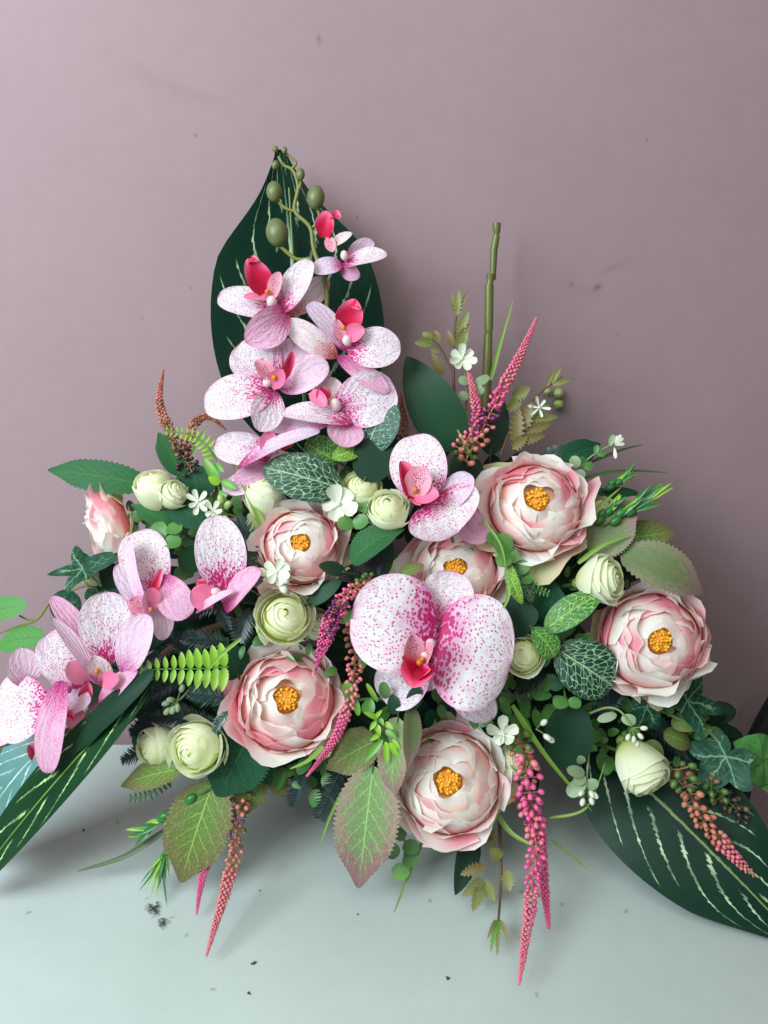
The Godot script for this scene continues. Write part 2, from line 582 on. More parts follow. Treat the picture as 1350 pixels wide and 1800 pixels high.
	mat("rose_leaf_mauve", W, 0.62, {"tex": t_rose_leaf_mauve, "bump": t_rose_leaf_mauve, "depth": 0.05, "back": 0.15})
	var t_rose_leaf_olive := vein_texture(c8(88, 118, 44), c8(106, 98, 56), c8(104, 92, 56), c8(176, 200, 96), 0.75, 4)
	mat("rose_leaf_olive", W, 0.62, {"tex": t_rose_leaf_olive, "bump": t_rose_leaf_olive, "depth": 0.05, "back": 0.15})
	var t_rose_leaf_grey := vein_texture(c8(96, 124, 76), c8(130, 130, 100), c8(150, 124, 116), c8(150, 120, 78), 0.7, 6)
	mat("rose_leaf_grey", W, 0.65, {"tex": t_rose_leaf_grey, "bump": t_rose_leaf_grey, "depth": 0.05, "back": 0.15})
	var t_rose_leaf_dark := vein_texture(c8(26, 72, 46), c8(30, 76, 52), c8(28, 70, 46), c8(72, 118, 76), 0.55, 8)
	mat("rose_leaf_dark", W, 0.55, {"tex": t_rose_leaf_dark, "bump": t_rose_leaf_dark, "depth": 0.05, "back": 0.1, "spec": 0.28})
	var t_rose_leaf_green := vein_texture(c8(40, 96, 50), c8(44, 92, 56), c8(54, 100, 62), c8(110, 150, 96), 0.45, 9)
	mat("rose_leaf_green", W, 0.55, {"tex": t_rose_leaf_green, "bump": t_rose_leaf_green, "depth": 0.05, "back": 0.15, "spec": 0.28})
	var t_vine_leaf := vein_texture(c8(84, 152, 70), c8(74, 144, 62), c8(80, 150, 70), c8(70, 100, 44), 0.9, 14)
	mat("vine_leaf", W, 0.5, {"tex": t_vine_leaf, "bump": t_vine_leaf, "depth": 0.05, "back": 0.25})
	var t_ivy := ivy_texture(c8(20, 62, 42), c8(112, 150, 112), 3)
	mat("ivy", W, 0.5, {"tex": t_ivy, "bump": t_ivy, "depth": 0.05, "back": 0.1, "spec": 0.28})
	mat("vine", W, 0.5, {"tex": ivy_texture(c8(72, 142, 62), c8(74, 104, 44), 4), "back": 0.25})
	mat("dark_leaf", c8(20, 52, 34).srgb_to_linear(), 0.5, {"back": 0.06, "spec": 0.28})
	mat("smooth_leaf", c8(26, 66, 40).srgb_to_linear(), 0.42, {"back": 0.1, "spec": 0.28})
	mat("fresh_leaf", c8(98, 158, 52).srgb_to_linear(), 0.4, {"back": 0.25})
	mat("lime_leaf", c8(140, 190, 44).srgb_to_linear(), 0.42, {"back": 0.3})
	mat("clover", c8(74, 128, 52).srgb_to_linear(), 0.42, {"back": 0.2})
	mat("grass", c8(118, 156, 56).srgb_to_linear(), 0.45, {"back": 0.25})
	mat("grass_dark", c8(66, 92, 48).srgb_to_linear(), 0.5, {"back": 0.15})
	mat("grain", c8(48, 116, 50).srgb_to_linear(), 0.35, {"back": 0.2})
	mat("brown_leaf", c8(118, 104, 54).srgb_to_linear(), 0.5, {"back": 0.2})
	mat("olive_leaf", c8(126, 130, 66).srgb_to_linear(), 0.5, {"back": 0.2})
	mat("brown_stem", c8(96, 70, 44).srgb_to_linear(), 0.6)
	mat("stem", c8(60, 84, 42).srgb_to_linear(), 0.55)
	mat("pale_stem", c8(120, 140, 80).srgb_to_linear(), 0.5)
	mat("stick", c8(98, 104, 48).srgb_to_linear(), 0.42, {"coat": 0.2})
	mat("fir", c8(22, 44, 42).srgb_to_linear(), 0.38)
	mat("fir_light", c8(46, 74, 66).srgb_to_linear(), 0.35)
	mat("blossom", c8(226, 230, 206).srgb_to_linear(), 0.4, {"back": 0.3})
	mat("blossom_bud", c8(176, 196, 120).srgb_to_linear(), 0.4, {"back": 0.25})
	mat("sage", c8(140, 162, 122).srgb_to_linear(), 0.45, {"back": 0.2})
	# beads
	mat("bead_hot", c8(236, 98, 152).srgb_to_linear(), 0.35, {"back": 0.15})
	mat("bead_pink", c8(232, 128, 140).srgb_to_linear(), 0.38, {"back": 0.15})
	mat("bead_salmon", c8(204, 124, 100).srgb_to_linear(), 0.4, {"back": 0.15})
	mat("bead_plum", c8(104, 40, 92).srgb_to_linear(), 0.35)
	mat("bead_brown", c8(128, 96, 64).srgb_to_linear(), 0.42)
	mat("bead_green", c8(84, 112, 52).srgb_to_linear(), 0.4)
	mat("bead_rust", c8(150, 92, 70).srgb_to_linear(), 0.42)
	mat("bead_dark", c8(60, 46, 44).srgb_to_linear(), 0.4)
	# hard things
	mat("black_plastic", Color(0.012, 0.013, 0.015), 0.45)
	mat("foam", Color(0.012, 0.028, 0.018), 0.95)
	mat("lint", Color(0.05, 0.055, 0.05), 0.9)

# ---------------------------------------------------------------- setting
func make_setting() -> void:
	# mauve wall with a few scuffs
	var blot := soft(3.0, 21)
	var fleck := cells(1.0, FastNoiseLite.RETURN_DISTANCE, 31)
	var pickw := cells(1.0, FastNoiseLite.RETURN_CELL_VALUE, 31)
	var scuffs := [[0.338, 0.283, 0.030, 0.007, 0.45, 0.10], [0.372, 0.294, 0.028, 0.004, 0.3, 0.10], [0.663, 0.424, 0.004, 0.0022, -0.5, 0.6], [0.655, 0.428, 0.010, 0.004, 0.2, 0.14], [0.643, 0.422, 0.0022, 0.0022, 0.0, 0.35], [0.675, 0.409, 0.014, 0.0016, -0.4, 0.22], [0.831, 0.807, 0.004, 0.014, 0.2, 0.3], [0.829, 0.828, 0.006, 0.010, 0.3, 0.22], [0.455, 0.259, 0.0016, 0.0032, 0.0, 0.6], [0.80, 0.31, 0.001, 0.004, 0.5, 0.5]]
	var wall_tex := paint(768, 768, func(u: float, v: float) -> Color:
		var k := 1.0 + blot.get_noise_2d(u, v) * 0.035 + blot.get_noise_2d(u * 14.0, v * 14.0) * 0.012
		if pickw.get_noise_2d(u * 34.0, v * 34.0) > 0.9 and fleck.get_noise_2d(u * 34.0, v * 34.0) < -0.965:
			k *= 0.82
		for s in scuffs:
			var dx: float = u - s[0]
			var dy: float = v - s[1]
			var ca := cos(float(s[4]))
			var sa := sin(float(s[4]))
			var ex: float = (dx * ca + dy * sa) / float(s[2])
			var ey: float = (dy * ca - dx * sa) / float(s[3])
			var q := ex * ex + ey * ey
			if q < 4.0:
				k *= 1.0 - 0.45 * float(s[5]) * exp(-q * 1.2) * (0.7 + 0.6 * blot.get_noise_2d(u * 40.0, v * 40.0))
		return c8(155 * k, 129 * k, 133 * k))
	var grain := NoiseTexture2D.new()
	grain.width = 512
	grain.height = 512
	grain.seamless = true
	grain.noise = soft(0.05, 3, 4)
	var wm := mat("mauve_paint", Color(1, 1, 1), 0.62, {"tex": wall_tex, "bump": grain, "depth": 0.02})
	org = Vector3.ZERO
	var wall := single("wall", panel(Vector3(-1.7, -0.8, 0), Vector3(1.3, 2.2, 0), 0.1), wm, "structure", "plain mauve painted wall behind the flower arrangement")
	wall.position = Vector3.ZERO
	# grey floor
	var fm := mat("grey_floor", Color(0.17, 0.17, 0.165), 0.8, {"bump": grain, "depth": 0.1})
	var fl := BoxMesh.new()
	fl.size = Vector3(4, 0.05, 4)
	var floor_o := single("floor", fl, fm, "structure", "grey floor far below the table")
	floor_o.position = Vector3(0, -0.80, 1.9)
	# pale green table
	var mott := soft(2.5, 41)
	var sc := soft(40.0, 43, 2)
	var spots := cells(1.0, FastNoiseLite.RETURN_DISTANCE, 51)
	var spick := cells(1.0, FastNoiseLite.RETURN_CELL_VALUE, 51)
	var scratches := []
	var r2 := RandomNumberGenerator.new()
	r2.seed = 19
	for i in 16:
		scratches.append([r2.randf_range(0.38, 0.95), r2.randf_range(0.30, 0.95), r2.randf_range(0, PI), r2.randf_range(0.01, 0.05)])
	var table_tex := paint(768, 512, func(u: float, v: float) -> Color:
		var k := 1.0 + mott.get_noise_2d(u * 1.5, v) * 0.05 + mott.get_noise_2d(u * 20.0, v * 16.0) * 0.012
		var pv := spick.get_noise_2d(u * 60.0, v * 42.0)
		if pv > 0.93 and spots.get_noise_2d(u * 60.0, v * 42.0) < -0.95 + (pv - 0.9) * 0.25:
			k *= 0.8
		for s in scratches:
			var dx: float = (u - s[0]) * 1.4
			var dy: float = v - s[1]
			var al: float = dx * cos(s[2]) + dy * sin(s[2])
			var of: float = dy * cos(s[2]) - dx * sin(s[2]) + al * al * 3.0
			if absf(al) < float(s[3]) and absf(of) < 0.0016:
				k *= 0.90
		return c8(186 * k, 197 * k, 190 * k))
	var tm := mat("mint_paint", Color(1, 1, 1), 0.42, {"tex": table_tex, "spec": 0.5})
	var t := thing("table", "pale mint green painted table under the flower arrangement", "table", Vector3(-0.4, 0, 0))
	var top := panel_top(Vector2(-1.2, 0.012), Vector2(0.372, 0.95), 0.032)
	part(t, "table_top", top, tm)
	for q in [[-1.1, 0.08], [0.30, 0.08], [-1.1, 0.86], [0.30, 0.86]]:
		var lg := BoxMesh.new()
		lg.size = Vector3(0.05, 0.72, 0.05)
		var lo := part(t, "leg", lg, M.mint_paint)
		lo.position = Vector3(q[0] + 0.4, -0.394, q[1])
	# dark bar past the right end of the table
	var bp := smooth_path(PackedVector3Array([Vector3(0.425, 0.12, 0.05), Vector3(0.406, 0.075, 0.05), Vector3(0.392, 0.02, 0.05), Vector3(0.386, -0.06, 0.05), Vector3(0.384, -0.775, 0.05)]), 8)
	var ch := thing("chair", "black chair frame standing at the right end of the table", "chair", Vector3(0.384, -0.775, 0.05))
	part(ch, "back_frame", tube_mesh(bp, 0.011, 0.011, 10), M.black_plastic)
	part(ch, "seat_rail", tube_mesh(PackedVector3Array([Vector3(0.386, -0.33, 0.05), Vector3(0.62, -0.33, 0.06), Vector3(0.8, -0.33, 0.06)]), 0.011, 0.011, 10), M.black_plastic)
	part(ch, "leg", tube_mesh(PackedVector3Array([Vector3(0.8, -0.33, 0.06), Vector3(0.8, -0.6, 0.06), Vector3(0.8, -0.775, 0.06)]), 0.011, 0.011, 10), M.black_plastic)

# wall panel with thickness behind z = 0
func panel(a: Vector3, b: Vector3, thick: float) -> ArrayMesh:
	var st := SurfaceTool.new()
	st.begin(Mesh.PRIMITIVE_TRIANGLES)
	var q := [Vector3(a.x, a.y, 0), Vector3(b.x, a.y, 0), Vector3(b.x, b.y, 0), Vector3(a.x, b.y, 0)]
	var uv := []
	for p in q:
		uv.append(Vector2((p.x + 0.6) / 1.2, (1.0 - p.y) / 1.2))
	quad(st, q[0], q[3], q[2], q[1], uv[0], uv[3], uv[2], uv[1])
	var k := Vector3(0, 0, -thick)
	quad(st, q[0] + k, q[1] + k, q[2] + k, q[3] + k, uv[0], uv[1], uv[2], uv[3])
	for i in 4:
		quad(st, q[i], q[(i + 1) % 4], q[(i + 1) % 4] + k, q[i] + k, uv[i], uv[i], uv[i], uv[i])
	st.generate_normals()
	return st.commit()

func quad(st: SurfaceTool, a: Vector3, b: Vector3, c: Vector3, d: Vector3, ua: Vector2, ub: Vector2, uc: Vector2, ud: Vector2) -> void:
	st.set_smooth_group(-1)
	for k in [[a, ua], [b, ub], [c, uc], [a, ua], [c, uc], [d, ud]]:
		st.set_uv(k[1])
		st.add_vertex(k[0])

# table top with rounded front and side edges, upper face at y = 0
func panel_top(a: Vector2, b: Vector2, thick: float) -> ArrayMesh:
	var pts := PackedVector3Array()
	var uvs := PackedVector2Array()
	var r := 0.012
	var rows := [[0.0, 0.0], [0.45, 0.0], [1.0, 0.0]]
	var zs := [a.y, lerpf(a.y, b.y, 0.3), b.y - r, b.y - r * 0.3, b.y, b.y, b.y - r]
	var ys := [0.0, 0.0, 0.0, -r * 0.3, -r, -thick + r * 0.3, -thick]
	var xs := [a.x, lerpf(a.x, b.x, 0.4), lerpf(a.x, b.x, 0.8), b.x - r, b.x - r * 0.3, b.x, b.x, b.x - r]
	var xy := [0.0, 0.0, 0.0, 0.0, -r * 0.3, -r, -thick + r * 0.3, -thick]
	for j in zs.size():
		for i in xs.size():
			pts.append(Vector3(xs[i], minf(ys[j], xy[i]), zs[j]) - org)
			uvs.append(Vector2((xs[i] - a.x) / (b.x - a.x), (zs[j] - a.y) / (b.y - a.y)))
	# front side up: u to the right, v towards the camera gives down, so mirror the columns
	var st := SurfaceTool.new()
	st.begin(Mesh.PRIMITIVE_TRIANGLES)
	var c := xs.size()
	for k in pts.size():
		st.set_uv(uvs[k])
		st.set_smooth_group(0)
		st.add_vertex(pts[k])
	for j in zs.size() - 1:
		for i in c - 1:
			var s := j * c + i
			for q in [s, s + 1, s + c, s + 1, s + c + 1, s + c]:
				st.add_index(q)
	st.generate_normals()
	return st.commit()

# ---------------------------------------------------------------- flowers
func place(o: Node3D, dir: Vector3, roll: float) -> void:
	var y := dir.normalized()
	var x := y.cross(Vector3(0.05, 0.02, 1.0)).normalized()
	if absf(y.z) > 0.9:
		x = Vector3.UP.cross(y).normalized()
	var b := Basis(x, y, x.cross(y))
	o.basis = b * Basis(Vector3.UP, roll)

# t runs from 0 (hidden below the next petal) to 1 (rim)
func rose_colour(u: float, t: float, o: Dictionary) -> Color:
	var side := exp(-pow((u - float(o.u0)) / 0.5, 2.0))
	if o.kind == "guard":
		var g := Color(0.60, 0.72, 0.24).lerp(Color(0.78, 0.84, 0.42), smoothstep(0.3, 1.0, t))
		return g.lerp(Color(0.88, 0.56, 0.50), side * smoothstep(0.2, 0.8, t) * 0.8)
	if o.kind == "bud":
		var k: float = o.pink
		var w := Color(0.78, 0.83, 0.34).lerp(Color(0.93, 0.94, 0.60), smoothstep(0.0, 0.5, t))
		return w.lerp(Color(0.95, 0.97, 0.78), smoothstep(0.2, 0.85, t) * (1.0 - 0.35 * k)).lerp(Color(0.85, 0.89, 0.42), side * 0.35 * k)
	var warm: float = clampf(0.25 + 0.75 * float(o.pink), 0.0, 1.0)
	var c := Color(0.96, 0.74, 0.60).lerp(Color(0.93, 0.28, 0.30), warm).lerp(Color(0.97, 0.76, 0.66), smoothstep(0.0, 0.32, t))
	c = c.lerp(Color(0.98, 0.95, 0.88), smoothstep(0.20, 0.52, t))
	var b := side * smoothstep(0.0, 0.35, t) * (1.0 - 0.6 * smoothstep(0.72, 1.0, t))
	return c.lerp(Color(0.93, 0.33, 0.42), clampf(b * 1.5 * float(o.pink), 0.0, 0.95))

# one petal wrapped round a dome (y is the way the flower looks). o: phi, half, low, rim (degrees up the dome), shell, high, deep, lip, drop, skew, band, kind, pink, u0, s
func cup_petal(o: Dictionary) -> ArrayMesh:
	var nu := 12
	var nv := 13
	var pts := PackedVector3Array()
	var uvs := PackedVector2Array()
	var cols := PackedColorArray()
	var ph := rng.randf() * TAU
	var ph2 := rng.randf() * TAU
	var s: float = o.s
	var low: float = o.low
	var rim: float = o.rim
	var span := rim - low
	var sag := rng.randf_range(-0.5, 0.5)
	var calm := 0.35 if o.kind == "bud" else 1.0
	for j in nv + 1:
		var f := pow(float(j) / nv, 0.62)
		for i in nu + 1:
			var u := float(i) / nu * 2.0 - 1.0
			var edge := float(o.drop) * (pow(absf(u), 2.4) + calm * (0.25 * sin(u * 3.6 + ph) + 0.12 * sin(u * 9.0 + ph2)) + 0.25 * sag * u)
			edge += calm * 0.05 * float(o.drop) * rng.randf_range(-1, 1) * (1.0 if j == nv else 0.0)
			var deg := low + (span - edge) * f
			var t := clampf(1.0 - (1.0 - f) * (span - edge) / float(o.band), 0.0, 1.0)
			var th := deg_to_rad(deg)
			var wide := 0.45 + 0.55 * smoothstep(0.0, 0.7, f)
			var an := float(o.phi) + u * float(o.half) * wide
			var r := float(o.shell) * cos(th)
			var y := (float(o.high) if deg > 0.0 else float(o.deep)) * float(o.shell) * sin(th)
			# the rim lifts off the dome and rolls outwards
			var lift := float(o.lip) * t * t * (1.0 + calm * (0.6 * sin(u * 2.2 + ph2) + 0.35 * sin(u * 6.5 + ph) * t)) + float(o.skew) * u * t + calm * 0.012 * sin(u * 5.0 + ph) * t
			r += lift * (0.35 + 0.65 * cos(th))
			y += lift * sin(th) * 0.8 - maxf(lift, 0.0) * 0.25 * t
			pts.append(Vector3(sin(an) * r, y, cos(an) * r) * s)
			uvs.append(Vector2(u * 0.5 + 0.5, f))
			cols.append(rose_colour(u, t, o))
	return grid(pts, nu + 1, nv + 1, uvs, cols)

func garden_rose(label: String, px: float, py: float, dz: float, dia: float, n: Array, roll: float, pink: float, sd: int) -> void:
	rng.seed = sd
	var c := P([px, py, dz])
	var o := thing("pink_rose", label, "rose", c, "pink and cream silk roses")
	hidden_stem(o, c)
	var s := dia * 0.46 * mpp(c)
	var head := sub(o, "flower_head")
	place(head, facing(c, float(n[0]), float(n[1])), roll)
	# shells from the outside in: rim angle on the dome, petals, half width, lift of the rim
	var shells := [[-10.0, 5, 46, 0.17], [8.0, 5, 60, 0.12], [26.0, 5, 60, 0.14], [42.0, 5, 60, 0.14], [55.0, 5, 64, 0.12], [66.0, 4, 76, 0.10], [75.0, 3, 98, 0.07]]
	var plump := rng.randf_range(0.56, 0.70)
	for k in shells.size():
		var g: Array = shells[k]
		var count: int = g[1]
		var off := rng.randf() * TAU
		for i in count:
			var d := {"phi": off + TAU * i / count + rng.randf_range(-0.22, 0.22), "half": deg_to_rad(float(g[2])) * rng.randf_range(0.75, 1.15), "low": -50.0, "rim": float(g[0]) + rng.randf_range(-4.0, 4.0), "shell": 0.96 - 0.028 * k,
				"high": plump, "deep": 0.55, "lip": float(g[3]) * rng.randf_range(0.35, 1.9), "drop": rng.randf_range(9.0, 20.0), "skew": 0.06, "band": 29.0 if k > 0 else 40.0,
				"kind": "guard" if k == 0 else "petal", "pink": pink * rng.randf_range(0.2, 1.5), "u0": (rng.randf_range(0.35, 0.95) * (1.0 if rng.randf() < 0.6 else -1.0)), "s": s}
			if k == shells.size() - 1:
				d.pink = pink * 0.2
				d.drop = rng.randf_range(3.0, 6.0)
				d.skew = 0.03
			part(head, "guard_petal" if k == 0 else "petal", cup_petal(d), M.rose_petal)
	part(head, "flower_core", ball, M.rose_core).transform = Transform3D(Basis.from_scale(Vector3(0.56, plump * 0.72 - 0.09, 0.56) * s), Vector3.ZERO)
	# stamens: a packed tuft of little clubs
	var st := SurfaceTool.new()
	st.begin(Mesh.PRIMITIVE_TRIANGLES)
	for i in 44:
		var f := sqrt((i + 0.5) / 44.0)
		var an := i * 2.39996 + rng.randf_range(-0.2, 0.2)
		var rr := 0.205 * f * s
		var h := (plump * 0.72 - 0.03 * f + rng.randf_range(-0.05, 0.05)) * s
		var tipp := Vector3(sin(an) * rr, h, cos(an) * rr)
		var rad := rng.randf_range(0.022, 0.032) * s
		st.append_from(ball_small, 0, Transform3D(Basis.from_scale(Vector3(rad, rad * 1.5, rad)), tipp))
		st.append_from(ball_small, 0, Transform3D(Basis.from_scale(Vector3(rad * 0.5, 0.13 * s, rad * 0.5)), tipp - Vector3(sin(an) * 0.02 * s, 0.13 * s, cos(an) * 0.02 * s)))
	part(head, "stamens", st.commit(), M.stamen)
	var disc := SphereMesh.new()
	disc.radius = 0.25 * s
	disc.height = 0.3 * s
	disc.radial_segments = 16
	disc.rings = 8
	part(head, "flower_eye", disc, M.stamen_dark).position = Vector3(0, (plump * 0.72 - 0.15) * s, 0)

func rosebud(label: String, px: float, py: float, dz: float, dia: float, n: Array, roll: float, open: float, sd: int, tall := 1.35) -> void:
	rng.seed = sd
	var c := P([px, py, dz])
	var o := thing("cream_rosebud", label, "rosebud", c, "cream silk rosebuds")
	var s := dia * 0.45 * mpp(c)
	var dir := facing(c, float(n[0]), float(n[1]))
	hidden_stem(o, c - dir * s * 0.8)
	var head := sub(o, "flower_head")
	place(head, dir, roll)
	var shells := [[20.0, 3, 78, 0.08 + 0.20 * open], [34.0, 3, 78, 0.10 + 0.14 * open], [47.0, 3, 80, 0.12 + 0.06 * open], [60.0, 3, 88, 0.14], [73.0, 2, 120, 0.11], [84.0, 2, 150, 0.06]]
	for k in shells.size():
		var g: Array = shells[k]
		var off := rng.randf() * TAU
		for i in int(g[1]):
			part(head, "petal", cup_petal({"phi": off + TAU * i / float(g[1]) + rng.randf_range(-0.2, 0.2), "half": deg_to_rad(float(g[2])), "low": -78.0, "rim": float(g[0]) + rng.randf_range(-4.0, 4.0), "shell": 0.95 - 0.03 * k, "high": 0.95, "deep": tall,
				"lip": float(g[3]) * rng.randf_range(0.6, 1.5), "drop": rng.randf_range(8.0, 20.0), "skew": 0.08, "band": 70.0 if k < 2 else 34.0, "kind": "bud", "pink": clampf(k * 0.22 + rng.randf_range(-0.1, 0.2), 0.0, 1.0), "u0": rng.randf_range(-1, 1), "s": s}), M.rose_petal)
	part(head, "heart", ball, M.bud_heart).transform = Transform3D(Basis.from_scale(Vector3(0.2, 0.5, 0.2) * s), Vector3(0, 0.36 * s, 0))
	# green calyx with five pointed sepals
	var cal := ball.duplicate() as SphereMesh
	var cm := part(head, "calyx", cal, M.sepal)
	cm.transform = Transform3D(Basis.from_scale(Vector3(0.26, 0.22, 0.26) * s), Vector3(0, -tall * s, 0))
	var keep := org
	org = Vector3.ZERO
	for i in 5:
		var an := TAU * i / 5.0
		var d := Vector3(sin(an), 0, cos(an))
		part(head, "sepal", blade_mesh(d * 0.16 * s - Vector3(0, tall * s * 0.98, 0), d * 0.66 * s - Vector3(0, (tall - 0.62) * s, 0), 0.30 * s, d, {"bend": 0.10, "pr": [0.5, 1.0], "base": 0.7, "nv": 6, "nu": 2}), M.sepal)
	org = keep

# orchid blooms: every piece is [name, material, base, tip, width, options]
func bloom(o: Node3D, pieces: Array, as_thing := false) -> void:
	var b: Node3D = o if as_thing else sub(o, "orchid_bloom")
	for q in pieces:
		if q[0] == "column" or q[0] == "callus":
			var c := P(q[2])
			bead(b, q[0], M[q[1]], c, P(q[3]) - c, float(q[4]) * (0.42 if q[0] == "column" else 0.32) * mpp(c), 1.3)
			continue
		var op: Dictionary = (q[5] as Dictionary).duplicate() if q.size() > 5 else {}
		var nm: String = q[0]
		if nm == "petal":
			op.merge({"pr": [0.52, 0.48], "cup": 0.14, "bend": 0.07, "wave": 0.075, "nv": 18, "nu": 10, "base": 0.06})
		elif nm == "sepal":
			op.merge({"pr": [0.6, 0.55], "cup": 0.20, "bend": 0.07, "wave": 0.05, "nv": 16, "nu": 6, "base": 0.06})
		else:
			op.merge({"pr": [0.5, 0.55], "cup": 0.34, "bend": 0.12, "curl": -0.18, "wave": 0.12, "nv": 14, "nu": 8, "base": 0.6})
		blade(b, nm, q[1], q[2], q[3], float(q[4]), op)

func flower_spike(label: String, pts: Array, wide: float, tones: Array, sd: int, bare := 0.0) -> void:
	rng.seed = sd
	var path := px_path(pts, 10)
	var base := path[0]
	var o := thing("flower_spike", label, "flower spike", base, "pink beaded flower spikes")
	var k := mpp(path[path.size() / 2])
	var total := 0.0
	for i in path.size() - 1:
		total += path[i].distance_to(path[i + 1])
	part(o, "stem", tube_mesh(path, 3.4 * 0.5 * k, 1.2 * 0.5 * k, 6), M[tones[0]])
	wide *= 0.9
	var tail := SurfaceTool.new()
	tail.begin(Mesh.PRIMITIVE_TRIANGLES)
	var tail_dark := SurfaceTool.new()
	tail_dark.begin(Mesh.PRIMITIVE_TRIANGLES)
	var darks := 0
	var stalks := SurfaceTool.new()
	stalks.begin(Mesh.PRIMITIVE_TRIANGLES)
	var made := 0
	var s := total * bare
	var turn := 0.0
	while s < total * 0.995:
		var f := s / total
		var g := 1.0 - f
		var rb := wide * k * (0.026 + 0.105 * pow(g, 0.85))
		var out := wide * k * (0.028 + 0.44 * pow(g, 0.95))
		var at := path_at(path, s)
		var d := (path_at(path, minf(s + 0.004, total)) - path_at(path, maxf(s - 0.004, 0.0))).normalized()
		var x := d.cross(Vector3(0.2, 0.1, 0.95)).normalized()
		var y := d.cross(x)
		var count := 5 if f > 0.52 else 4
		turn += 0.62 if f < 0.52 else PI / 5.0
		for i in count:
			var an := turn + TAU * i / count + rng.randf_range(-0.25, 0.25) * (1.0 if f < 0.52 else 0.3)
			var side := x * cos(an) + y * sin(an)
			var dir := (side + d * (0.55 + 0.5 * f)).normalized()
			var c := at + side * out * (rng.randf_range(0.6, 1.2) if f < 0.52 else rng.randf_range(0.85, 1.2)) + d * rng.randf_range(-0.3, 0.3) * rb * (1.0 if f < 0.52 else 0.9)
			var r := rb * rng.randf_range(0.85, 1.15)
			if f < 0.52:
				var tone: String = tones[1 + mini(int(f * 2.0 * (tones.size() - 2) + rng.randf() * 1.6 - 0.3), tones.size() - 3)] if tones.size() > 3 else tones[1]
				bead(o, "bead", M[tone], c, dir, r, 1.3, true)
				var stalk := tube_like(at - org, c - org, r * 0.28)
				stalks.append_from(stalk, 0, Transform3D())
				made += 1
			else:
				var yy := dir
				var xx := yy.cross(Vector3(0.3, 0.1, 0.9)).normalized()
				var into := tail
				if rng.randf() < 0.22:
					into = tail_dark
					darks += 1
				into.append_from(ball_small, 0, Transform3D(Basis(xx * r, yy * r * 1.3, xx.cross(yy) * r), c - org))
		s += rb * (2.7 if f < 0.35 else 2.2 if f < 0.52 else 1.7)
	if made:
		part(o, "stalks", stalks.commit(), M[tones[0]])
	var tp := part(o, "bead_tip", tail.commit(), M[tones[tones.size() - 1]])
	tp.set_meta("kind", "stuff")
	if darks:
		part(o, "bead_tip", tail_dark.commit(), M[tones[tones.size() - 2]]).set_meta("kind", "stuff")

func tube_like(a: Vector3, b: Vector3, r: float) -> ArrayMesh:
	var keep := org
	org = Vector3.ZERO
	var m := tube_mesh(PackedVector3Array([a, b]), r, r, 4)
	org = keep
	return m

func path_at(path: PackedVector3Array, s: float) -> Vector3:
	var left := s
	for i in path.size() - 1:
		var l := path[i].distance_to(path[i + 1])
		if left <= l:
			return path[i].lerp(path[i + 1], left / maxf(l, 1e-9))
		left -= l
	return path[path.size() - 1]

# raised rib along the middle of a blade
func midrib(t: Node3D, m: String, a: Array, b: Array, bend: float, n: Array, w0: float) -> void:
	var p0 := P(a)
	var p1 := P(b)
	var axis := p1 - p0
	var mid := (p0 + p1) * 0.5
	var d := axis.normalized()
	var nn := facing(mid, float(n[0]), float(n[1]))
	nn = (nn - d * nn.dot(d)).normalized()
	var path := PackedVector3Array()
	for i in 25:
		var v := i / 24.0 * 0.97
		path.append(p0 + axis * v + nn * (bend * axis.length() * 4.0 * v * (1.0 - v)))
	part(t, "midrib", tube_mesh(path, w0 * 0.5 * mpp(p0), w0 * 0.15 * mpp(p0), 8), M[m])

# one leaf with a short stalk
func leaf(called: String, label: String, m: String, a: Array, b: Array, w: float, o := {}, group := "") -> Node3D:
	var p := P(a)
	var t := thing(called, label, "leaf", p, group)
	blade(t, "leaf_blade", m, a, b, w, o)
	var back := p + (p - P(b)).normalized() * 0.02 - facing(p, 0, 0) * 0.015
	part(t, "leaf_stalk", tube_mesh(smooth_path(PackedVector3Array([back, p, p.lerp(P(b), 0.12)]), 4), 0.0011, 0.0008, 6), M[o.get("stalk", "stem")])
	return t

# twig with several leaves: twig path, leaves [base, tip, width, material, options]
func sprig(called: String, label: String, cat: String, twig: Array, wpx: float, stem_mat: String, leaves: Array, o := {}, group := "") -> Node3D:
	var t := thing(called, label, cat, P(twig[0]), group)
	stem(t, "stem", stem_mat, twig, wpx, wpx * 0.6)
	for l in leaves:
		var op := o.duplicate()
		if l.size() > 4:
			op.merge(l[4], true)
		blade(t, o.get("leaf_name", "leaf"), l[3], l[0], l[1], float(l[2]), op)
	return t

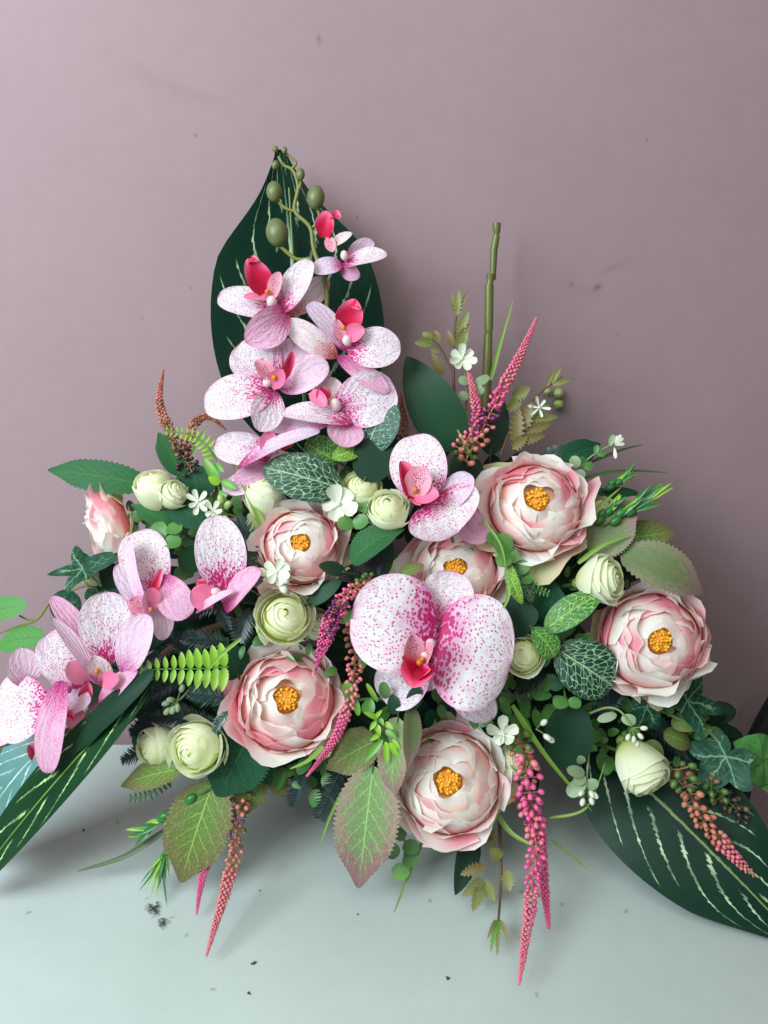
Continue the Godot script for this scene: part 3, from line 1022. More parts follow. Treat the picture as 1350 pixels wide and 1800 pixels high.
# comb-like artificial fir twig
func fir(label: String, a: Array, b: Array, wpx: float, m := "fir", bend := 0.10, sd := 1, n := [0.0, 0.0]) -> void:
	rng.seed = sd
	var p0 := P(a)
	var p1 := P(b)
	var o := thing("fir_twig", label, "fir twig", p0, "dark artificial fir twigs")
	var k := mpp(p0)
	var nn := facing(p0, float(n[0]), float(n[1]))
	var t := (p1 - p0).normalized()
	nn = (nn - t * nn.dot(t)).normalized()
	var s := t.cross(nn)
	var len := p0.distance_to(p1)
	var path := PackedVector3Array()
	for i in 9:
		var f := i / 8.0
		path.append(p0.lerp(p1, f) + nn * bend * len * 4.0 * f * (1.0 - f))
	part(o, "stem", tube_mesh(path, 1.8 * k, 0.8 * k, 5), M[m])
	var pts := PackedVector3Array()
	var nor := PackedVector3Array()
	var count := int(len / (3.6 * k))
	for i in count:
		var f := (i + 0.5) / count
		var c := path_at(path, f * len * 0.98)
		var l := wpx * 0.5 * k * pow(sin(PI * (0.14 + 0.80 * f)), 0.6) * rng.randf_range(0.85, 1.1)
		for sd2 in [-1.0, 1.0]:
			var d: Vector3 = (s * sd2 + t * rng.randf_range(0.55, 0.8) + nn * rng.randf_range(0.0, 0.35)).normalized()
			var across := d.cross(nn).normalized() * 1.5 * k
			var mid := c + d * l * 0.6 + nn * 0.8 * k
			var tip := c + d * l - nn * 0.8 * k
			for tri in [[c - across * 0.5, mid, c + nn * 0.5 * k], [c + nn * 0.5 * k, mid, c + across * 0.5], [c - across * 0.6, tip, mid], [c + across * 0.6, mid, tip], [c - across, mid - across * 0.75, mid + across * 0.75], [c - across, mid + across * 0.75, c + across], [mid - across * 0.75, tip, mid + across * 0.75]]:
				var no: Vector3 = (tri[2] - tri[0]).cross(tri[1] - tri[0]).normalized()
				for q in tri:
					pts.append(q - org)
					nor.append(no)
	var arr := []
	arr.resize(Mesh.ARRAY_MAX)
	arr[Mesh.ARRAY_VERTEX] = pts
	arr[Mesh.ARRAY_NORMAL] = nor
	var am := ArrayMesh.new()
	am.add_surface_from_arrays(Mesh.PRIMITIVE_TRIANGLES, arr)
	part(o, "needles", am, M[m]).set_meta("kind", "stuff")

# little white flower: petals round a centre
func blossom(o: Node3D, c: Array, r: float, count: int, spin: float, m := "blossom", n := [0.0, 0.0], fat := 0.52) -> void:
	var p := P(c)
	for i in count:
		var an := spin + TAU * i / count + rng.randf_range(-0.15, 0.15)
		var rr := r * 0.9 * rng.randf_range(0.75, 1.1)
		blade(o, "petal", m, [c[0], c[1], float(c[2])], [float(c[0]) + cos(an) * rr, float(c[1]) + sin(an) * rr, float(c[2]) + rng.randf_range(-0.1, 0.7)], r * fat, {"pr": [0.9, 0.35], "cup": 0.35, "bend": -0.08, "base": 0.3, "nv": 8, "nu": 4, "n": n})
	bead(o, "flower_eye", M.blossom, p, facing(p, 0, 0), r * 0.13 * mpp(p), 1.2, true)

func buds(o: Node3D, from: Array, list: Array, r: float, m := "blossom") -> void:
	for b in list:
		var p := P(b)
		var q := P(from)
		bead(o, "bud", M[m], p, p - q, r * (float(b[4]) if b.size() > 4 else 1.0) * 0.5 * mpp(p), 1.5, true)
		part(o, "stalk", tube_mesh(PackedVector3Array([q, q.lerp(p, 0.5) + Vector3(0, 0.001, 0), p]), 0.0005, 0.0004, 5), M.pale_stem)

func grass_blade(label: String, a: Array, mid: Array, b: Array, w: float, m := "grass") -> void:
	var path := px_path([a, mid, b], 8)
	var t := thing("grass_blade", label, "grass blade", path[0], "thin green grass blades")
	var k := mpp(path[0])
	var pts := PackedVector3Array()
	var uvs := PackedVector2Array()
	for j in path.size():
		var f := float(j) / (path.size() - 1)
		var d := (path[mini(j + 1, path.size() - 1)] - path[maxi(j - 1, 0)]).normalized()
		var nn := facing(path[j], 0.2, 0.2)
		var s := d.cross(nn).normalized()
		var hw := w * 0.5 * k * pow(1.0 - f, 0.6) * minf(1.0, 0.6 + f * 2.0)
		for i in 3:
			var u := i - 1.0
			pts.append(path[j] + s * u * hw + nn * absf(u) * hw * 0.5 - org)
			uvs.append(Vector2(i * 0.5, f))
	part(t, "grass_leaf", grid(pts, 3, path.size(), uvs), M[m])

# green grain head: round kernels along an axis and a brush of awns
func grain_head(label: String, a: Array, b: Array, kern: float, awn: float, m := "grain", spread := 0.5, sd := 3) -> void:
	rng.seed = sd
	var p0 := P(a)
	var p1 := P(b)
	var o := thing("grain_head", label, "grain head", p0, "green grain heads")
	var k := mpp(p0)
	stem(o, "stem", "grass_dark", [a, b], 3.0, 2.0)
	var t := (p1 - p0).normalized()
	var nn := facing(p0, 0, 0)
	var s := t.cross(nn).normalized()
	for i in 3:
		var f := i / 2.0
		bead(o, "kernel", M[m], p0.lerp(p1, 0.30 + 0.40 * f) + s * kern * k * 0.16 * (1.0 if i % 2 == 0 else -1.0) + nn * kern * 0.12 * k, t, kern * 0.40 * k, 1.5)
	for i in 16:
		var f := rng.randf_range(0.35, 0.95)
		var c := p0.lerp(p1, f)
		var d := (t + s * rng.randf_range(-spread, spread) + nn * rng.randf_range(-0.1, 0.4)).normalized()
		part(o, "awn", blade_mesh(c, c + d * awn * k * rng.randf_range(0.7, 1.1), kern * 0.42 * k, nn, {"pr": [0.35, 0.9], "bend": 0.05, "cup": 0.4, "nv": 6, "nu": 2, "base": 0.4}), M["lime_leaf" if i % 3 == 0 else m])

# feathery fern frond with separate leaflets
func fern(label: String, pts: Array, long0: float, long1: float, count: int, m := "lime_leaf") -> void:
	var path := px_path(pts, 8)
	var o := thing("fern_frond", label, "fern", path[0], "small bright fern fronds")
	var k := mpp(path[0])
	part(o, "stem", tube_mesh(path, 3.0 * 0.5 * k, 1.6 * 0.5 * k, 6), M.clover)
	var total := 0.0
	for i in path.size() - 1:
		total += path[i].distance_to(path[i + 1])
	for i in count:
		var f := (i + 0.5) / count
		var c := path_at(path, total * f)
		var d := (path_at(path, minf(total * f + 0.003, total)) - path_at(path, total * f - 0.003)).normalized()
		var nn := facing(c, 0, 0)
		var s := d.cross(nn).normalized()
		for sd in [-1.0, 1.0]:
			var l := lerpf(long0, long1, f) * k * rng.randf_range(0.9, 1.1)
			var q: Vector3 = c + (s * sd + d * 0.15 + nn * 0.12).normalized() * l
			part(o, "leaflet", blade_mesh(c + s * sd * k, q, l * 0.40, nn + s * sd * 0.3, {"pr": [0.5, 0.75], "bend": 0.08, "cup": 0.3, "ser": 0.12, "teeth": 4.0, "nu": 4, "base": 0.3}), M[m])

# ---------------------------------------------------------------- the arrangement
func make_arrangement() -> void:
	make_base()
	make_big_leaves()
	make_filler()
	make_small_filler()
	make_orchids()
	make_roses()
	make_buds()
	make_leaves()
	make_small_green()
	make_spikes()
	make_debris()

func make_base() -> void:
	var c := Vector3(0.0, 0.0, 0.078)
	var o := thing("flower_pot", "low black plastic pot hidden under the flowers", "pot", c)
	var prof := [[0.0, 0.001], [0.050, 0.001], [0.054, 0.004], [0.062, 0.06], [0.066, 0.078], [0.068, 0.080], [0.066, 0.082], [0.061, 0.078], [0.0, 0.072]]
	part(o, "bowl", lathe(prof, 28), M.black_plastic)
	var f := thing("foam_block", "dark green foam mound that holds the stems", "flower foam", Vector3(0, 0.074, 0.078))
	part(f, "foam_dome", lathe([[0.058, 0.0], [0.062, 0.03], [0.058, 0.07], [0.044, 0.11], [0.022, 0.135], [0.0, 0.142]], 24), M.foam)

func lathe(prof: Array, sides: int) -> ArrayMesh:
	var pts := PackedVector3Array()
	var uvs := PackedVector2Array()
	for j in prof.size():
		for i in sides + 1:
			var an := -TAU * i / sides
			pts.append(Vector3(cos(an) * float(prof[j][0]), float(prof[j][1]), sin(an) * float(prof[j][0])))
			uvs.append(Vector2(float(i) / sides, float(j) / prof.size()))
	return grid(pts, sides + 1, prof.size(), uvs, PackedColorArray(), true)

func make_big_leaves() -> void:
	rng.seed = 3
	var g := "large dark leaves with pale ribs"
	var t := thing("plume_leaf", "tall upright dark leaf with pale thorny veins behind the top orchids", "leaf", P([540, 800, -3]), g)
	blade(t, "leaf_blade", "plume", [545, 800, 0, 0.052], [493, 262, 0, 0.035], 300, {"pr": [0.56, 0.74], "acum": 0.5, "n": [0.10, 0.1], "bend": 0.02, "cup": 0.05, "fold": 0.06, "nv": 30, "nu": 12, "wave": 0.05, "sway": 0.0})
	stem(t, "midrib", "pale_stem", [[545, 800, 0, 0.056], [528, 640, 0, 0.056], [514, 430, 0, 0.050], [508, 330, 0, 0.044]], 5, 3)
	t = thing("plume_leaf", "folded dark green leaf with pale veins reaching off the lower left", "leaf", P([260, 1185, 0]), g)
	blade(t, "leaf_blade", "plume_green", [268, 1192, 2.2], [-50, 1560, 4.0], 84, {"pr": [0.45, 0.5], "n": [-0.25, 0.3], "bend": 0.04, "fold": 0.22, "nv": 26, "nu": 12, "wave": 0.05})
	midrib(t, "grass", [268, 1192, 2.2], [-50, 1560, 4.0], 0.04, [-0.25, 0.3], 5)
	t = thing("plume_leaf", "dark rolled underside of a leaf beside the folded pale veined leaf", "leaf", P([260, 1200, 0]), g)
	blade(t, "leaf_blade", "dark_leaf", [270, 1178, 2.8], [104, 1338, 3.8], 54, {"pr": [0.5, 0.6], "n": [-0.4, 0.6], "bend": 0.06, "cup": -0.3, "nv": 18, "nu": 8})
	t = thing("plume_leaf", "pale blue green leaf with white veins under the folded leaf at the left edge", "leaf", P([120, 1290, -1]), g)
	blade(t, "leaf_blade", "plume_pale", [112, 1282, 0.5], [-40, 1500, 2.0], 130, {"pr": [0.5, 0.6], "n": [-0.3, 0.6], "bend": 0.12, "fold": 0.10, "nv": 18, "nu": 8})
	t = thing("plume_leaf", "broad dark leaf with pale ribs drooping onto the table at the lower right", "leaf", P([1050, 1310, -2]), g)
	blade(t, "leaf_blade", "plume", [1040, 1296, 0, 0.130], [1404, 1656, 0, 0.250], 244, {"pr": [0.45, 0.72], "acum": 0.2, "n": [-0.05, 0.35], "bend": 0.06, "fold": 0.10, "cup": -0.12, "nv": 30, "nu": 12, "wave": 0.04})
	midrib(t, "pale_stem", [1040, 1296, 0, 0.130], [1404, 1656, 0, 0.250], 0.06, [-0.05, 0.35], 7)

func make_filler() -> void:
	# mass of dark leaves deep between the stems: nobody could count them
	rng.seed = 12
	var at := P([680, 1100, -6])
	org = at
	var st := SurfaceTool.new()
	st.begin(Mesh.PRIMITIVE_TRIANGLES)
	for i in 640:
		var an := rng.randf() * TAU
		var q := sqrt(rng.randf())
		var patch: Array = [[690, 1090, 430, 285], [690, 1090, 430, 285], [690, 1090, 430, 285], [1140, 1290, 110, 70], [340, 1170, 150, 120]][i % 5]
		var px := float(patch[0]) + cos(an) * float(patch[2]) * q
		var py := float(patch[1]) + sin(an) * float(patch[3]) * q
		if px < 330 and py > 1270 or px > 1050 and py < 820:
			continue
		var dz := rng.randf_range(-7.5, -2.2) - q * 1.0
		var a := [px, py, dz]
		var len := rng.randf_range(45, 95)
		var out := atan2(py - 1080.0, px - 690.0) + rng.randf_range(-1.1, 1.1)
		var b := [px + cos(out) * len, py + sin(out) * len * 0.8, dz + rng.randf_range(-1.0, 2.0)]
		var p0 := P(a)
		var p1 := P(b)
		st.append_from(blade_mesh(p0, p1, rng.randf_range(22, 50) * mpp(p0), facing(p0, rng.randf_range(-0.8, 0.8), rng.randf_range(-0.6, 0.9)), {"bend": 0.1, "fold": 0.2, "nv": 7, "nu": 4}), 0, Transform3D())
	var o := part(self, "filler_foliage", st.commit(), M.dark_leaf)
	o.position = at
	o.set_meta("kind", "stuff")
	o.set_meta("label", "dark leaves packed between the stems deep inside the arrangement")
	o.set_meta("category", "foliage")

func make_small_filler() -> void:
	# small green leaves between the flowers, too many to count
	rng.seed = 77
	var at := P([680, 1100, -2])
	org = at
	var st := SurfaceTool.new()
	st.begin(Mesh.PRIMITIVE_TRIANGLES)
	for i in 420:
		var an := rng.randf() * TAU
		var q := sqrt(rng.randf())
		var patch: Array = [[720, 1060, 400, 250], [720, 1060, 400, 250], [1130, 1280, 120, 70], [900, 1180, 150, 150], [600, 1330, 180, 60], [330, 930, 110, 70]][i % 6]
		var px := float(patch[0]) + cos(an) * float(patch[2]) * q
		var py := float(patch[1]) + sin(an) * float(patch[3]) * q
		if px > 1050 and py < 860:
			continue
		var dz := rng.randf_range(-3.0, -0.9)
		var len := rng.randf_range(16, 42)
		var out := atan2(py - 1080.0, px - 690.0) + rng.randf_range(-1.4, 1.4)
		var p0 := P([px, py, dz])
		var p1 := P([px + cos(out) * len, py + sin(out) * len, dz + rng.randf_range(0.0, 1.0)])
		st.append_from(blade_mesh(p0, p1, len * rng.randf_range(0.4, 0.75) * mpp(p0), facing(p0, rng.randf_range(-0.6, 0.6), rng.randf_range(-0.3, 0.8)), {"bend": 0.1, "fold": 0.15, "nv": 7, "nu": 4, "pr": [0.5, 0.6]}), 0, Transform3D())
	var o := part(self, "small_filler_foliage", st.commit(), M.clover)
	o.position = at
	o.set_meta("kind", "stuff")
	o.set_meta("label", "small green leaves filling the gaps between the flowers")
	o.set_meta("category", "foliage")

func make_orchids() -> void:
	rng.seed = 21
	var g := "sprays of speckled pink orchids"
	# ---- upright spray at the top
	var t := thing("orchid_spray", "upright spray of speckled orchids in front of the tall dark leaf", "orchid", P([560, 800, -1]), g)
	stem(t, "stem", "orchid_stem", [[590, 860, -3], [585, 760, 0], [560, 640, 1.0], [575, 520, 1.5], [552, 440, 1.5], [545, 400, 1.5], [518, 370, 1.5], [524, 330, 1.5], [515, 300, 1.5], [498, 290, 1.5], [490, 275, 1.5]], 9, 5)
	for q in [[[545, 455, 1.5], [520, 455, 1.6], [492, 432, 1.8], 7], [[520, 372, 1.5], [500, 365, 1.6], [486, 350, 1.7], 6], [[550, 400, 1.5], [562, 385, 1.6], [558, 368, 1.7], 6], [[524, 334, 1.5], [528, 325, 1.6], [529, 312, 1.7], 5], [[512, 297, 1.5], [520, 285, 1.5], [500, 268, 1.6], 5]]:
		stem(t, "bud_stalk", "orchid_stem", [q[0], q[1], q[2]], q[3], q[3])
	for q in [[487, 409, 20, 25, -0.15], [482, 337, 14, 18, 0.0], [555, 347, 16, 21, 0.1], [528, 306, 8, 11, 0.0], [484, 290, 6.5, 8, 0.3], [484, 262, 5.5, 6, -0.6], [500, 264, 5, 6.5, 0.1]]:
		var c := P([q[0], q[1], 1.9])
		bead(t, "bud", M.orchid_bud, c, cam_u + cam_r * float(q[4]), float(q[2]) * mpp(c), float(q[3]) / float(q[2]))
	bloom(t, [ # small bloom at the top right, lip up
		["petal", "orchid_fine", [602, 466, 2.2], [549, 474, 2.6], 36, {"n": [-0.3, 0.5]}],
		["sepal", "orchid_pink", [598, 468, 1.8], [633, 486, 2.2], 30, {"n": [0.2, -0.4]}],
		["sepal", "orchid_lilac", [610, 455, 1.8], [657, 424, 1.6], 32, {"n": [0.3, 0.6]}],
		["petal", "orchid_white", [603, 468, 2.4], [681, 448, 3.0], 40, {"n": [0.1, 0.9], "cup": 0.25}],
		["lip", "lip_hot", [571, 418, 2.6], [577, 371, 3.0], 34, {"n": [-0.2, 0.3], "cup": 0.5}],
		["lip", "lip_hot", [582, 384, 3.0], [601, 386, 3.4], 18, {"n": [0.2, 0.6], "cup": 0.6, "bend": 0.3}],
		["lip", "lip_pale", [578, 417, 2.7], [584, 446, 3.0], 20, {}],
		["lip", "orchid_back", [583, 432, 2.7], [623, 414, 3.2], 20, {"n": [0.2, 0.6]}],
		["callus", "callus", [583, 428, 2.9], [583, 420, 3.6], 10],
		["column", "column", [605, 449, 3.0], [604, 430, 3.4], 16]])
	bloom(t, [ # bloom at the upper left
		["sepal", "orchid_back", [503, 552, 1.4], [578, 490, 1.0], 46, {"n": [0.2, 0.1]}],
		["petal", "orchid_white", [492, 550, 2.2], [382, 524, 2.8], 58, {"n": [-0.1, 0.5], "cup": 0.22}],
		["petal", "orchid_white", [496, 548, 2.4], [548, 458, 3.0], 52, {"n": [-0.4, 0.2], "cup": 0.25}],
		["sepal", "orchid_pink", [505, 545, 2.2], [432, 602, 3.4], 66, {"n": [0.1, -0.2], "bend": 0.22}],
		["lip", "lip_pale", [478, 525, 2.9], [495, 478, 3.4], 26, {"n": [-0.3, 0.2]}],
		["lip", "lip_hot", [466, 515, 3.0], [434, 456, 3.6], 46, {"n": [0.1, 0.2], "cup": 0.4, "pr": [0.4, 0.6]}],
		["lip", "lip_hot", [440, 466, 3.5], [458, 462, 4.0], 16, {"n": [0.3, 0.6], "bend": 0.4}],
		["lip", "lip_rose", [474, 526, 2.9], [430, 528, 3.2], 20, {"n": [0.0, 0.8]}],
		["callus", "callus", [470, 513, 3.4], [466, 505, 4.2], 14],
		["column", "column", [478, 531, 3.2], [474, 515, 3.9], 22]])
	bloom(t, [ # bloom at the right
		["sepal", "orchid_back", [593, 628, 1.6], [501, 563, 2.0], 46, {"n": [0.2, -0.2]}],
		["petal", "orchid_fine", [613, 617, 2.4], [541, 533, 3.0], 46, {"n": [0.8, 0.1]}],
		["sepal", "orchid_lilac", [592, 612, 1.4], [580, 552, 1.2], 50, {}],
		["petal", "orchid_white", [610, 615, 2.6], [705, 612, 3.0], 74, {"n": [0.2, 0.3], "cup": 0.1}],
		["sepal", "orchid_pink", [592, 626, 1.8], [684, 690, 2.2], 36, {"n": [-0.4, 0.6]}],
		["lip", "lip_hot", [608, 578, 2.9], [626, 525, 3.4], 48, {"n": [0.0, 0.2], "cup": 0.4, "pr": [0.4, 0.6]}],
		["lip", "lip_hot", [620, 532, 3.4], [637, 546, 4.0], 15, {"bend": 0.4}],
		["lip", "lip_rose", [608, 592, 2.9], [643, 576, 3.5], 32, {"n": [0.2, 0.2]}],
		["lip", "lip_pale", [604, 600, 2.7], [590, 560, 3.2], 20, {}],
		["callus", "callus", [604, 576, 3.3], [604, 566, 4.0], 13],
		["column", "column", [610, 599, 3.2], [606, 582, 4.0], 20]])
	bloom(t, [ # large bloom at the lower left
		["petal", "orchid_bold", [484, 672, 1.6], [425, 600, 2.0], 92, {"n": [-0.1, 0.1], "pr": [0.6, 0.4]}],
		["sepal", "orchid_fine", [494, 662, 1.4], [532, 596, 1.6], 64, {}],
		["petal", "orchid_lilac", [490, 682, 1.9], [577, 638, 2.2], 62, {"n": [0.1, 0.3]}],
		["petal", "orchid_white", [478, 690, 2.6], [358, 714, 3.2], 84, {"n": [0.0, 0.4], "cup": 0.15}],
		["sepal", "orchid_bold", [480, 684, 2.4], [456, 759, 3.2], 60, {"n": [0.3, 0.1]}],
		["lip", "lip_pale", [482, 672, 2.8], [446, 638, 3.2], 30, {"n": [0.3, 0.4]}],
		["lip", "lip_hot", [490, 672, 2.8], [510, 614, 3.2], 22, {"n": [0.7, 0.1]}],
		["lip", "lip_rose", [476, 680, 2.9], [500, 648, 3.6], 30, {}],
		["callus", "callus", [482, 664, 3.6], [484, 656, 4.3], 15],
		["column", "column", [470, 672, 3.0], [476, 660, 3.8], 20]])
	bloom(t, [ # bloom at the lower right, half under a netted leaf
		["sepal", "orchid_lilac", [582, 742, 1.0], [468, 752, 1.4], 44, {"n": [0.0, 0.4]}],
		["petal", "orchid_bold", [588, 728, 1.6], [694, 680, 2.0], 96, {"n": [0.2, 0.1], "pr": [0.55, 0.42]}],
		["sepal", "orchid_back", [575, 712, 1.2], [582, 662, 1.2], 50, {}],
		["petal", "orchid_white", [618, 744, 2.2], [494, 728, 2.8], 50, {"n": [0.0, 0.9], "cup": 0.3}],
		["sepal", "orchid_pink", [612, 738, 1.8], [600, 786, 2.4], 66, {"n": [0.0, -0.2]}],
		["lip", "lip_hot", [568, 706, 2.2], [562, 678, 2.8], 30, {"n": [0.2, 0.5]}],
		["lip", "lip_rose", [547, 688, 2.6], [576, 716, 3.0], 26, {}],
		["column", "column", [590, 712, 2.4], [584, 696, 3.0], 24]])
	bloom(t, [ # lowest bloom, seen from its edge
		["petal", "orchid_bold", [478, 800, 1.0], [376, 784, 1.6], 62, {"n": [-0.1, 0.3]}],
		["sepal", "orchid_pink", [490, 822, 0.4], [412, 842, 1.2], 44, {}],
		["sepal", "orchid_lilac", [475, 832, 0.2], [390, 862, 0.8], 40, {}],
		["petal", "orchid_fine", [418, 824, 2.0], [563, 757, 2.6], 36, {"n": [-0.2, 1.0], "cup": 0.3}],
		["lip", "lip_rose", [480, 800, 1.6], [468, 758, 2.4], 36, {}],
		["lip", "lip_hot", [490, 786, 1.4], [522, 756, 2.0], 28, {}],
		["column", "column", [482, 790, 1.8], [484, 774, 2.6], 16]])
	# ---- drooping spray on the left
	t = thing("orchid_spray", "drooping spray of lilac orchids hanging over the left side", "orchid", P([420, 1090, -1]), g)
	stem(t, "stem", "brown_stem", [[430, 1085, -3], [330, 1120, -1], [260, 1170, -0.5], [180, 1230, 0], [110, 1290, 0.2], [60, 1318, 0.4], [20, 1308, 0.4], [-30, 1320, 0.2]], 12, 6)
	stem(t, "bud_stalk", "orchid_stem", [[80, 1302, 0.4], [50, 1326, 0.6], [30, 1345, 0.8]], 7, 6)
	bead(t, "bud", M.orchid_bud, P([10, 1365, 1.0]), -cam_r - cam_u * 0.55, 21 * mpp(P([10, 1365, 1])), 1.7)
	bead(t, "bud", M.orchid_bud, P([-8, 1316, 1.0]), -cam_r, 14 * mpp(P([0, 1316, 1])), 1.5)
	bloom(t, [
		["sepal", "orchid_white", [284, 1044, 1.2], [238, 934, 1.8], 86, {"n": [-0.2, 0.1], "pr": [0.7, 0.42]}],
		["petal", "orchid_fine", [258, 1072, 1.8], [208, 990, 2.0], 50, {"n": [0.2, 0.0]}],
		["petal", "orchid_lilac", [264, 1084, 2.6], [228, 946, 3.0], 40, {"n": [-1.2, 0.1]}],
		["petal", "orchid_pink", [282, 1012, 2.0], [330, 1086, 2.2], 64, {"n": [-0.4, 0.2], "pr": [0.6, 0.45]}],
		["sepal", "orchid_lilac", [278, 1040, 1.2], [286, 1126, 1.6], 42, {"n": [0.3, 0.0]}],
		["lip", "lip_pale", [258, 1072, 2.2], [226, 1056, 2.8], 34, {}],
		["lip", "lip_rose", [262, 1074, 2.6], [262, 1030, 3.0], 34, {"n": [0.4, 0.2]}],
		["lip", "lip_hot", [264, 1052, 2.2], [284, 1000, 2.0], 16, {}],
		["callus", "callus", [265, 1071, 3.0], [265, 1060, 3.6], 12]])
	bloom(t, [
		["petal", "orchid_white", [192, 1168, 1.6], [184, 1040, 2.2], 92, {"n": [-0.1, 0.2], "pr": [0.65, 0.45]}],
		["petal", "orchid_lilac", [218, 1188, 2.2], [258, 1078, 2.8], 64, {"n": [-0.3, 0.1], "pr": [0.7, 0.5]}],
		["sepal", "orchid_pink", [168, 1152, 1.4], [90, 1048, 2.0], 40, {"n": [0.2, 0.2]}],
		["petal", "orchid_bold", [152, 1206, 1.6], [82, 1114, 2.2], 86, {"n": [-0.2, 0.1], "pr": [0.6, 0.45]}],
		["sepal", "orchid_lilac", [172, 1202, 2.8], [90, 1086, 3.4], 30, {"n": [1.0, 0.2]}],
		["sepal", "orchid_pink", [172, 1250, 1.8], [242, 1178, 2.6], 44, {"n": [-0.3, 0.5]}],
		["sepal", "orchid_fine", [168, 1236, 1.6], [196, 1270, 2.2], 50, {}],
		["lip", "lip_rose", [152, 1196, 2.2], [118, 1162, 2.8], 40, {}],
		["lip", "lip_hot", [148, 1230, 1.6], [156, 1192, 2.2], 24, {}],
		["lip", "lip_rose", [180, 1198, 2.4], [216, 1192, 2.8], 32, {}],
		["callus", "callus", [170, 1180, 2.6], [172, 1160, 3.2], 16],
		["lip", "orchid_back", [186, 1200, 2.0], [160, 1150, 2.4], 40, {}]])
	bloom(t, [
		["sepal", "orchid_lilac", [46, 1206, 1.2], [38, 1138, 1.6], 56, {}],
		["petal", "orchid_white", [92, 1238, 1.8], [-8, 1252, 2.4], 118, {"n": [0.0, 0.1], "pr": [0.6, 0.45]}],
		["petal", "orchid_pink", [110, 1196, 3.4], [84, 1360, 5.4], 58, {"n": [-0.5, 0.1], "pr": [0.5, 0.5]}],
		["petal", "orchid_fine", [108, 1242, 2.0], [160, 1226, 2.4], 46, {"n": [0.1, 0.3]}],
		["sepal", "orchid_lilac", [124, 1218, 2.4], [86, 1172, 2.8], 30, {}],
		["sepal", "orchid_lilac", [40, 1260, 0.6], [-24, 1300, 1.0], 50, {}],
		["lip", "lip_rose", [128, 1240, 2.2], [134, 1282, 2.8], 34, {}],
		["lip", "lip_hot", [118, 1268, 2.4], [128, 1240, 3.0], 20, {}],
		["lip", "lip_hot", [72, 1338, 1.4], [48, 1308, 1.8], 22, {}]])
	# ---- single blooms
	t = thing("orchid_bloom", "single white orchid with one upright petal left of the middle rosebud", "orchid", P([388, 1042, 1]), "single orchid blooms")
	hidden_stem(t, P([385, 1050, 0.2]))
	bloom(t, [
		["petal", "orchid_white", [396, 1036, 2.2], [377, 906, 2.2], 88, {"n": [0.0, 0.4], "pr": [0.42, 0.50], "bend": 0.12}],
		["petal", "orchid_pink", [396, 1074, 2.0], [458, 1000, 2.8], 48, {"n": [-0.5, 0.5], "cup": 0.3}],
		["sepal", "orchid_lilac", [402, 1066, 1.4], [408, 1016, 1.4], 50, {"n": [0.5, 0.0]}],
		["sepal", "orchid_lilac", [344, 1078, 2.6], [412, 1038, 3.0], 20, {"n": [0.1, 1.0]}],
		["lip", "lip_rose", [378, 1058, 2.2], [336, 1040, 2.6], 46, {}],
		["lip", "lip_hot", [372, 1040, 2.0], [346, 1020, 2.4], 24, {}],
		["column", "column", [380, 1040, 2.6], [364, 1038, 3.2], 18]], true)
	t = thing("orchid_bloom", "large flat white orchid with magenta speckles at the centre", "orchid", P([757, 1130, 2]), "single orchid blooms")
	hidden_stem(t, P([757, 1130, 1.0]))
	bloom(t, [
		["sepal", "orchid_bold", [772, 1096, 1.0], [798, 1004, 1.2], 90, {"n": [0.0, -0.1], "pr": [0.6, 0.42]}],
		["sepal", "orchid_bold", [750, 1160, 1.0], [672, 1230, 1.4], 92, {"n": [0.0, 0.1], "pr": [0.55, 0.42]}],
		["sepal", "orchid_white", [782, 1190, 0.8], [868, 1262, 1.2], 66, {}],
		["sepal", "orchid_bold", [745, 1160, 1.2], [742, 1216, 1.6], 60, {}],
		["petal", "orchid_bold", [768, 1104, 2.6], [616, 1088, 3.4], 176, {"n": [-0.1, 0.15], "pr": [0.40, 0.42], "nv": 24, "nu": 14, "cup": -0.05, "bend": 0.11}],
		["petal", "orchid_bold", [762, 1130, 2.4], [900, 1162, 3.2], 206, {"n": [0.1, 0.1], "pr": [0.42, 0.42], "nv": 24, "nu": 14, "cup": -0.05, "bend": 0.11}],
		["lip", "lip_hot", [742, 1164, 4.0], [726, 1212, 5.4], 58, {"n": [0.0, 0.7], "cup": 0.6, "pr": [0.4, 0.5], "nv": 16, "nu": 10}],
		["lip", "lip_hot", [728, 1190, 4.4], [696, 1152, 5.6], 30, {"n": [0.5, 0.3], "cup": 0.5}],
		["lip", "lip_hot", [736, 1192, 4.4], [764, 1178, 5.6], 28, {"n": [-0.4, 0.5], "cup": 0.5}],
		["lip", "lip_pale", [724, 1170, 4.4], [716, 1108, 5.2], 40, {"n": [0.3, 0.2], "cup": 0.4}],
		["lip", "lip_pale", [746, 1178, 4.4], [772, 1128, 5.4], 26, {"n": [-0.9, 0.2], "cup": 0.4}],
		["callus", "callus", [737, 1164, 5.0], [730, 1170, 6.0], 18],
		["callus", "callus", [742, 1158, 5.0], [752, 1164, 6.0], 12],
		["column", "column", [757, 1131, 4.2], [754, 1124, 5.4], 21],
		["column", "column", [747, 1150, 4.6], [742, 1146, 5.8], 20]], true)
	t = thing("orchid_bloom", "single speckled orchid between the paired rosebuds and the upper right rose", "orchid", P([756, 880, 1]), "single orchid blooms")
	hidden_stem(t, P([756, 880, 0.5]))
